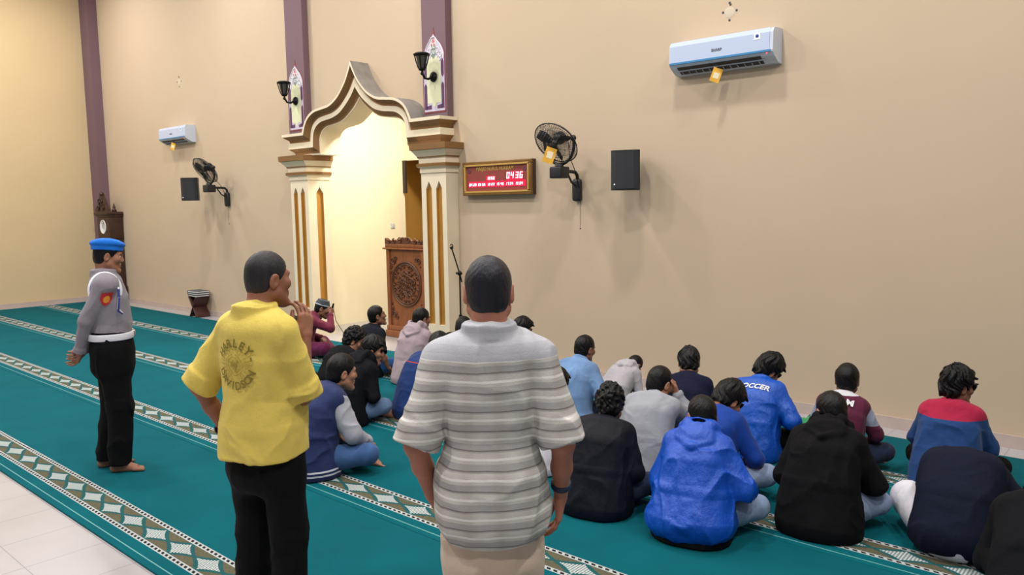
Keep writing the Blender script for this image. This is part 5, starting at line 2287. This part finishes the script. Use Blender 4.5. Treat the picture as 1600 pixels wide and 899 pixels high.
# sleeve patch
el = POL.elb[1]
mid = (shp * .62 + el * .38)
bv = bvh_of(POL.top)
shield = [(-.034, .045), (.034, .045), (.036, .0), (.02, -.035), (0, -.05), (-.02, -.035), (-.036, .0)]
ctr = [0, 0]
project(POL.top, 'sleeve_patch', [(shield, [list(range(7))])], mat('patch_red', (186, 40, 44), .7), Vector(mid) * s, (-.7, .7, 0), (0, 0, 1), (.7, .7, 0), bv, .004)
em = [(.020 * math.cos(t), .026 * math.sin(t) - .002) for t in [2 * PI * k / 14 for k in range(14)]]
project(POL.top, 'patch_emblem', [(em, [list(range(14))])], mat('patch_gold', (226, 150, 50), .7), Vector(mid) * s, (-.7, .7, 0), (0, 0, 1), (.7, .7, 0), bv, .006)

# man in yellow shirt
YEL = cloth('yellow_shirt', (212, 188, 92), .8, var=.03)
yel_pose = dict(hy=-14, hp=2, hfwd=.045, sw=.134, bulk=.95, belly=.035, drop=.082,
                armR=((.13, .13, 1.335), (.08, .25, -1), (unit((-.12, .2, .95)), (-.75, .1, 0), .45)),
                armL=((-.235, .0, .905), (-.7, -.8, 0), (unit((.25, .25, -.9)), (.9, -.1, .1), .35)))
g = person('man in yellow printed short-sleeved shirt and black trousers, right forearm raised', (-2.952, -5.032), 1.725, 11,
           yel_pose, dict(mat=YEL, name='shirt', sk=.018, hem_ease=.006, ease=.024, hem=.85, sleeve='short', sl_len=.84, sleeve_ease=.018, collar='shirt', fold=.012, seed=41, vox=.0055),
           dict(mat=BLACKT, ease=.010, waist=.834, cuff=.070, fold=.010, low=.05), dict(H_BUZZ), (140, 92, 70), posefn=standing_pose, vox=.0055, face=True)
YM = g
INK = mat('olive_ink', (122, 108, 34), .8)
INK2 = mat('pale_olive_ink', (166, 146, 56), .8)
items = arc_text('HARLEY-', .088, .048, math.radians(84), math.radians(150), False, .0012) + arc_text('DAVIDSON', .088, .046, math.radians(-90), math.radians(150), True, .0012)
o = YM.spine[3] - YM.up3 * .185


def on_back(g, items, m, off, name, up_off, x=0):
    base = (g.spine[3] - g.up3 * up_off) * g.s
    return project(g.top, name, items, m, Vector(base) + Vector((x, 0, 0)), (1, 0, 0), (0, 0, 1), (0, -1, 0), None, off)


on_back(YM, items[:7], INK, .008, 'upper_lettering', .20, .012)
on_back(YM, items[7:], INK, .008, 'lower_lettering', .20, .012)
ring = []
for k in range(26):
    a = 2 * PI * k / 26
    if abs(math.sin(a)) > .97:
        continue
    r0, r1 = .052, .066 + .02 * (abs(math.cos(a)) > .8)
    w_ = .0016
    c, s_ = math.cos(a), math.sin(a)
    ring.append(([(r0 * c - w_ * s_, r0 * s_ + w_ * c), (r0 * c + w_ * s_, r0 * s_ - w_ * c), (r1 * c + w_ * s_, r1 * s_ - w_ * c), (r1 * c - w_ * s_, r1 * s_ + w_ * c)], [[0, 1, 2, 3]]))
for rr in (.030, .042):
    n = 22
    vs = [(rr * math.cos(2 * PI * k / n), rr * math.sin(2 * PI * k / n)) for k in range(n)] + [((rr + .0035) * math.cos(2 * PI * k / n), (rr + .0035) * math.sin(2 * PI * k / n)) for k in range(n)]
    ring.append((vs, [[k, (k + 1) % n, n + (k + 1) % n, n + k] for k in range(n) if (k * 7) % 5]))
ring.append(([(-.02, .016), (0, .006), (.02, .016), (.012, -.004), (0, -.026), (-.012, -.004)], [[0, 1, 5], [1, 2, 3], [1, 3, 4, 5]]))
on_back(YM, ring, INK2, .007, 'back_emblem', .20, .012)


def wristband(g, side, m, name, t=.10, r=.034, h=.014, face=None):
    w, e = g.wri[side], g.elb[side]
    p = w + (e - w) * t
    u = Vector(unit(w - e))
    x = u.orthogonal().normalized()
    y = u.cross(x)
    b = MB()
    rs = []
    n = 24
    for dz, rr in ((-h, r - .006), (-h, r), (-h * .6, r + .003), (h * .6, r + .003), (h, r), (h, r - .006)):
        rs.append([(Vector(p) + u * dz + (x * math.cos(2 * PI * k / n) + y * math.sin(2 * PI * k / n)) * rr) * g.s for k in range(n)])
    band(b, rs)
    o = b.build(name, m, g.root)
    if face is not None:
        f = Vector(face)
        f = (f - u * f.dot(u)).normalized()
        l = u.cross(f)
        c = Vector(p) + f * (r + .004)
        M = Matrix((l, u, f)).transposed().to_4x4()
        M.translation = c * g.s
        d = MB()
        d.lathe([(.001, 0), (.021, 0), (.023, .004), (.020, .009), (.001, .010)], n=20, M=M)
        d.build('watch_case', mat('watch_black', (18, 18, 20), .25), o)
    return o


wristband(YM, -1, mat('black_strap', (20, 20, 22), .5), 'watch_strap', .08, .030, .011, (-1, -.3, 0))

# man in the striped shirt, nearest the camera


def stripe_mat():
    m = bpy.data.materials.new('cloth_striped_shirt')
    m.use_nodes = True
    t = NT(m)
    vec, x, y, z = t.xyz()
    wob = t.m('MULTIPLY', t.m('SUBTRACT', t.noise(vec, 5, 2), .5), .02)
    zz = t.m('ADD', z, wob)
    P = .063
    f = t.m('FRACT', t.m('DIVIDE', zz, P))
    line = t.m('LESS_THAN', t.m('ABSOLUTE', t.m('SUBTRACT', f, .5)), .034)
    wline = t.m('LESS_THAN', t.m('ABSOLUTE', t.m('SUBTRACT', f, .06)), .06)
    broad = t.m('MULTIPLY', t.m('GREATER_THAN', f, .40), t.m('LESS_THAN', f, .84))
    vx = t.m('ADD', t.m('MULTIPLY', t.m('SINE', t.m('MULTIPLY', x, 62)), .5), .5)
    n = t.noise(t.scaled(vec, 3, 3, 10), 4, 3)
    c = t.mix(n, lin((176, 172, 166)), lin((200, 196, 190)))
    c = t.mix(t.m('MULTIPLY', broad, .6), c, lin((140, 138, 140)))
    c = t.mix(t.m('MULTIPLY', t.m('MULTIPLY', vx, vx), .32), c, lin((150, 142, 130)))
    c = t.mix(t.m('MULTIPLY', wline, .75), c, lin((222, 220, 216)))
    c = t.mix(t.m('MULTIPLY', line, .65), c, lin((92, 80, 74)))
    yoke = t.m('GREATER_THAN', z, 1.39)
    yk = t.mix(t.m('MULTIPLY', broad, .5), lin((178, 178, 184)), lin((160, 160, 168)))
    c = t.mix(yoke, c, yk)
    t.color(c)
    t.bsdf.inputs['Roughness'].default_value = .85
    t.bsdf.inputs['Specular IOR Level'].default_value = .2
    a = t.noise(vec, 260, 2)
    b_ = t.noise(t.scaled(vec, 1, 1, .5), 22, 3)
    t.bump(t.m('ADD', t.m('MULTIPLY', a, .25), b_), .4, .012)
    return m


str_pose = dict(hy=0, hp=2, sw=.150, bulk=.90, belly=.02, drop=.090,
                armR=((.235, .05, .868), (.4, -1, 0), (unit((-.05, .15, -.95)), (-.9, .15, 0), .35)),
                armL=((-.215, .08, .885), (-.6, -1, 0), (unit((.35, .4, -.8)), (.8, -.2, .1), .4)))
g = person('man in pale striped short-sleeved shirt and beige trousers seen from behind, nearest the camera', (-1.763, -4.927), 1.735, 43,
           str_pose, dict(mat=stripe_mat(), name='shirt', sk=.014, hem_ease=.020, ease=.020, hem=.745, sleeve='short', sl_len=.82, sleeve_ease=.016, collar='shirt', fold=.010, seed=51, vox=.0055),
           dict(mat=cloth('beige_trousers', (196, 176, 158), .8, var=.04), ease=.002, waist=.744, cuff=.070, fold=.010, low=.05), dict(t=.007, spike=.001, rough=.42, rgb=(30, 29, 36), nape=-.075), (164, 108, 88), posefn=standing_pose, vox=.0055)
SM = g
wristband(SM, 1, mat('navy_bracelet', (32, 40, 70), .5), 'bracelet', .22, .032, .012)
# ------------------------------------------------------------------ light and camera
def lamp(name, loc, power, size, col=(1, .975, .945)):
    l = bpy.data.lights.new(name, 'AREA')
    l.shape = 'DISK'
    l.size = size
    l.energy = power
    l.color = col
    o = bpy.data.objects.new(name, l)
    o.location = loc
    COL.objects.link(o)
    return o


for gx in (-15.5, -11.5, -7.4, -3.3, 0.8):
    for gy, pw in ((-1.95, 140), (-4.6, 165), (-8.0, 170)):
        lamp('ceiling_lamp', (gx, gy, 6.7), pw, .35)
lamp('mihrab_lamp', (-8.6, 1.0, 4.1), 175, .5, (1, .96, .87))

w = bpy.data.worlds.new('World')
SC.world = w
w.use_nodes = True
w.node_tree.nodes['Background'].inputs[0].default_value = (.95, .97, 1, 1)
w.node_tree.nodes['Background'].inputs[1].default_value = .36

f_px, yaw, pitch, roll = 1219.54, 0.723687, -0.106204, -0.0162054
fw = Vector((-math.sin(yaw) * math.cos(pitch), math.cos(yaw) * math.cos(pitch), math.sin(pitch)))
rt = Vector((math.cos(yaw), math.sin(yaw), 0))
up = rt.cross(fw)
r2 = rt * math.cos(roll) + up * math.sin(roll)
u2 = up * math.cos(roll) - rt * math.sin(roll)
cd = bpy.data.cameras.new('Camera')
cd.sensor_width = 36
cd.lens = f_px / 1600 * 36
cd.clip_start = 0.05
cam = bpy.data.objects.new('Camera', cd)
M = Matrix((r2, u2, -fw)).transposed().to_4x4()
M.translation = Vector((0, -6.80399, 1.9))
cam.matrix_world = M
COL.objects.link(cam)
SC.camera = cam
SC.view_settings.view_transform = 'Standard'
SC.view_settings.look = 'None'
SC.view_settings.exposure = -0.42
SC.view_settings.gamma = 1.0
SC.view_settings.use_curve_mapping = False
try:
    SC.cycles.use_denoising = True
    SC.cycles.max_bounces = 6
except Exception:
    pass
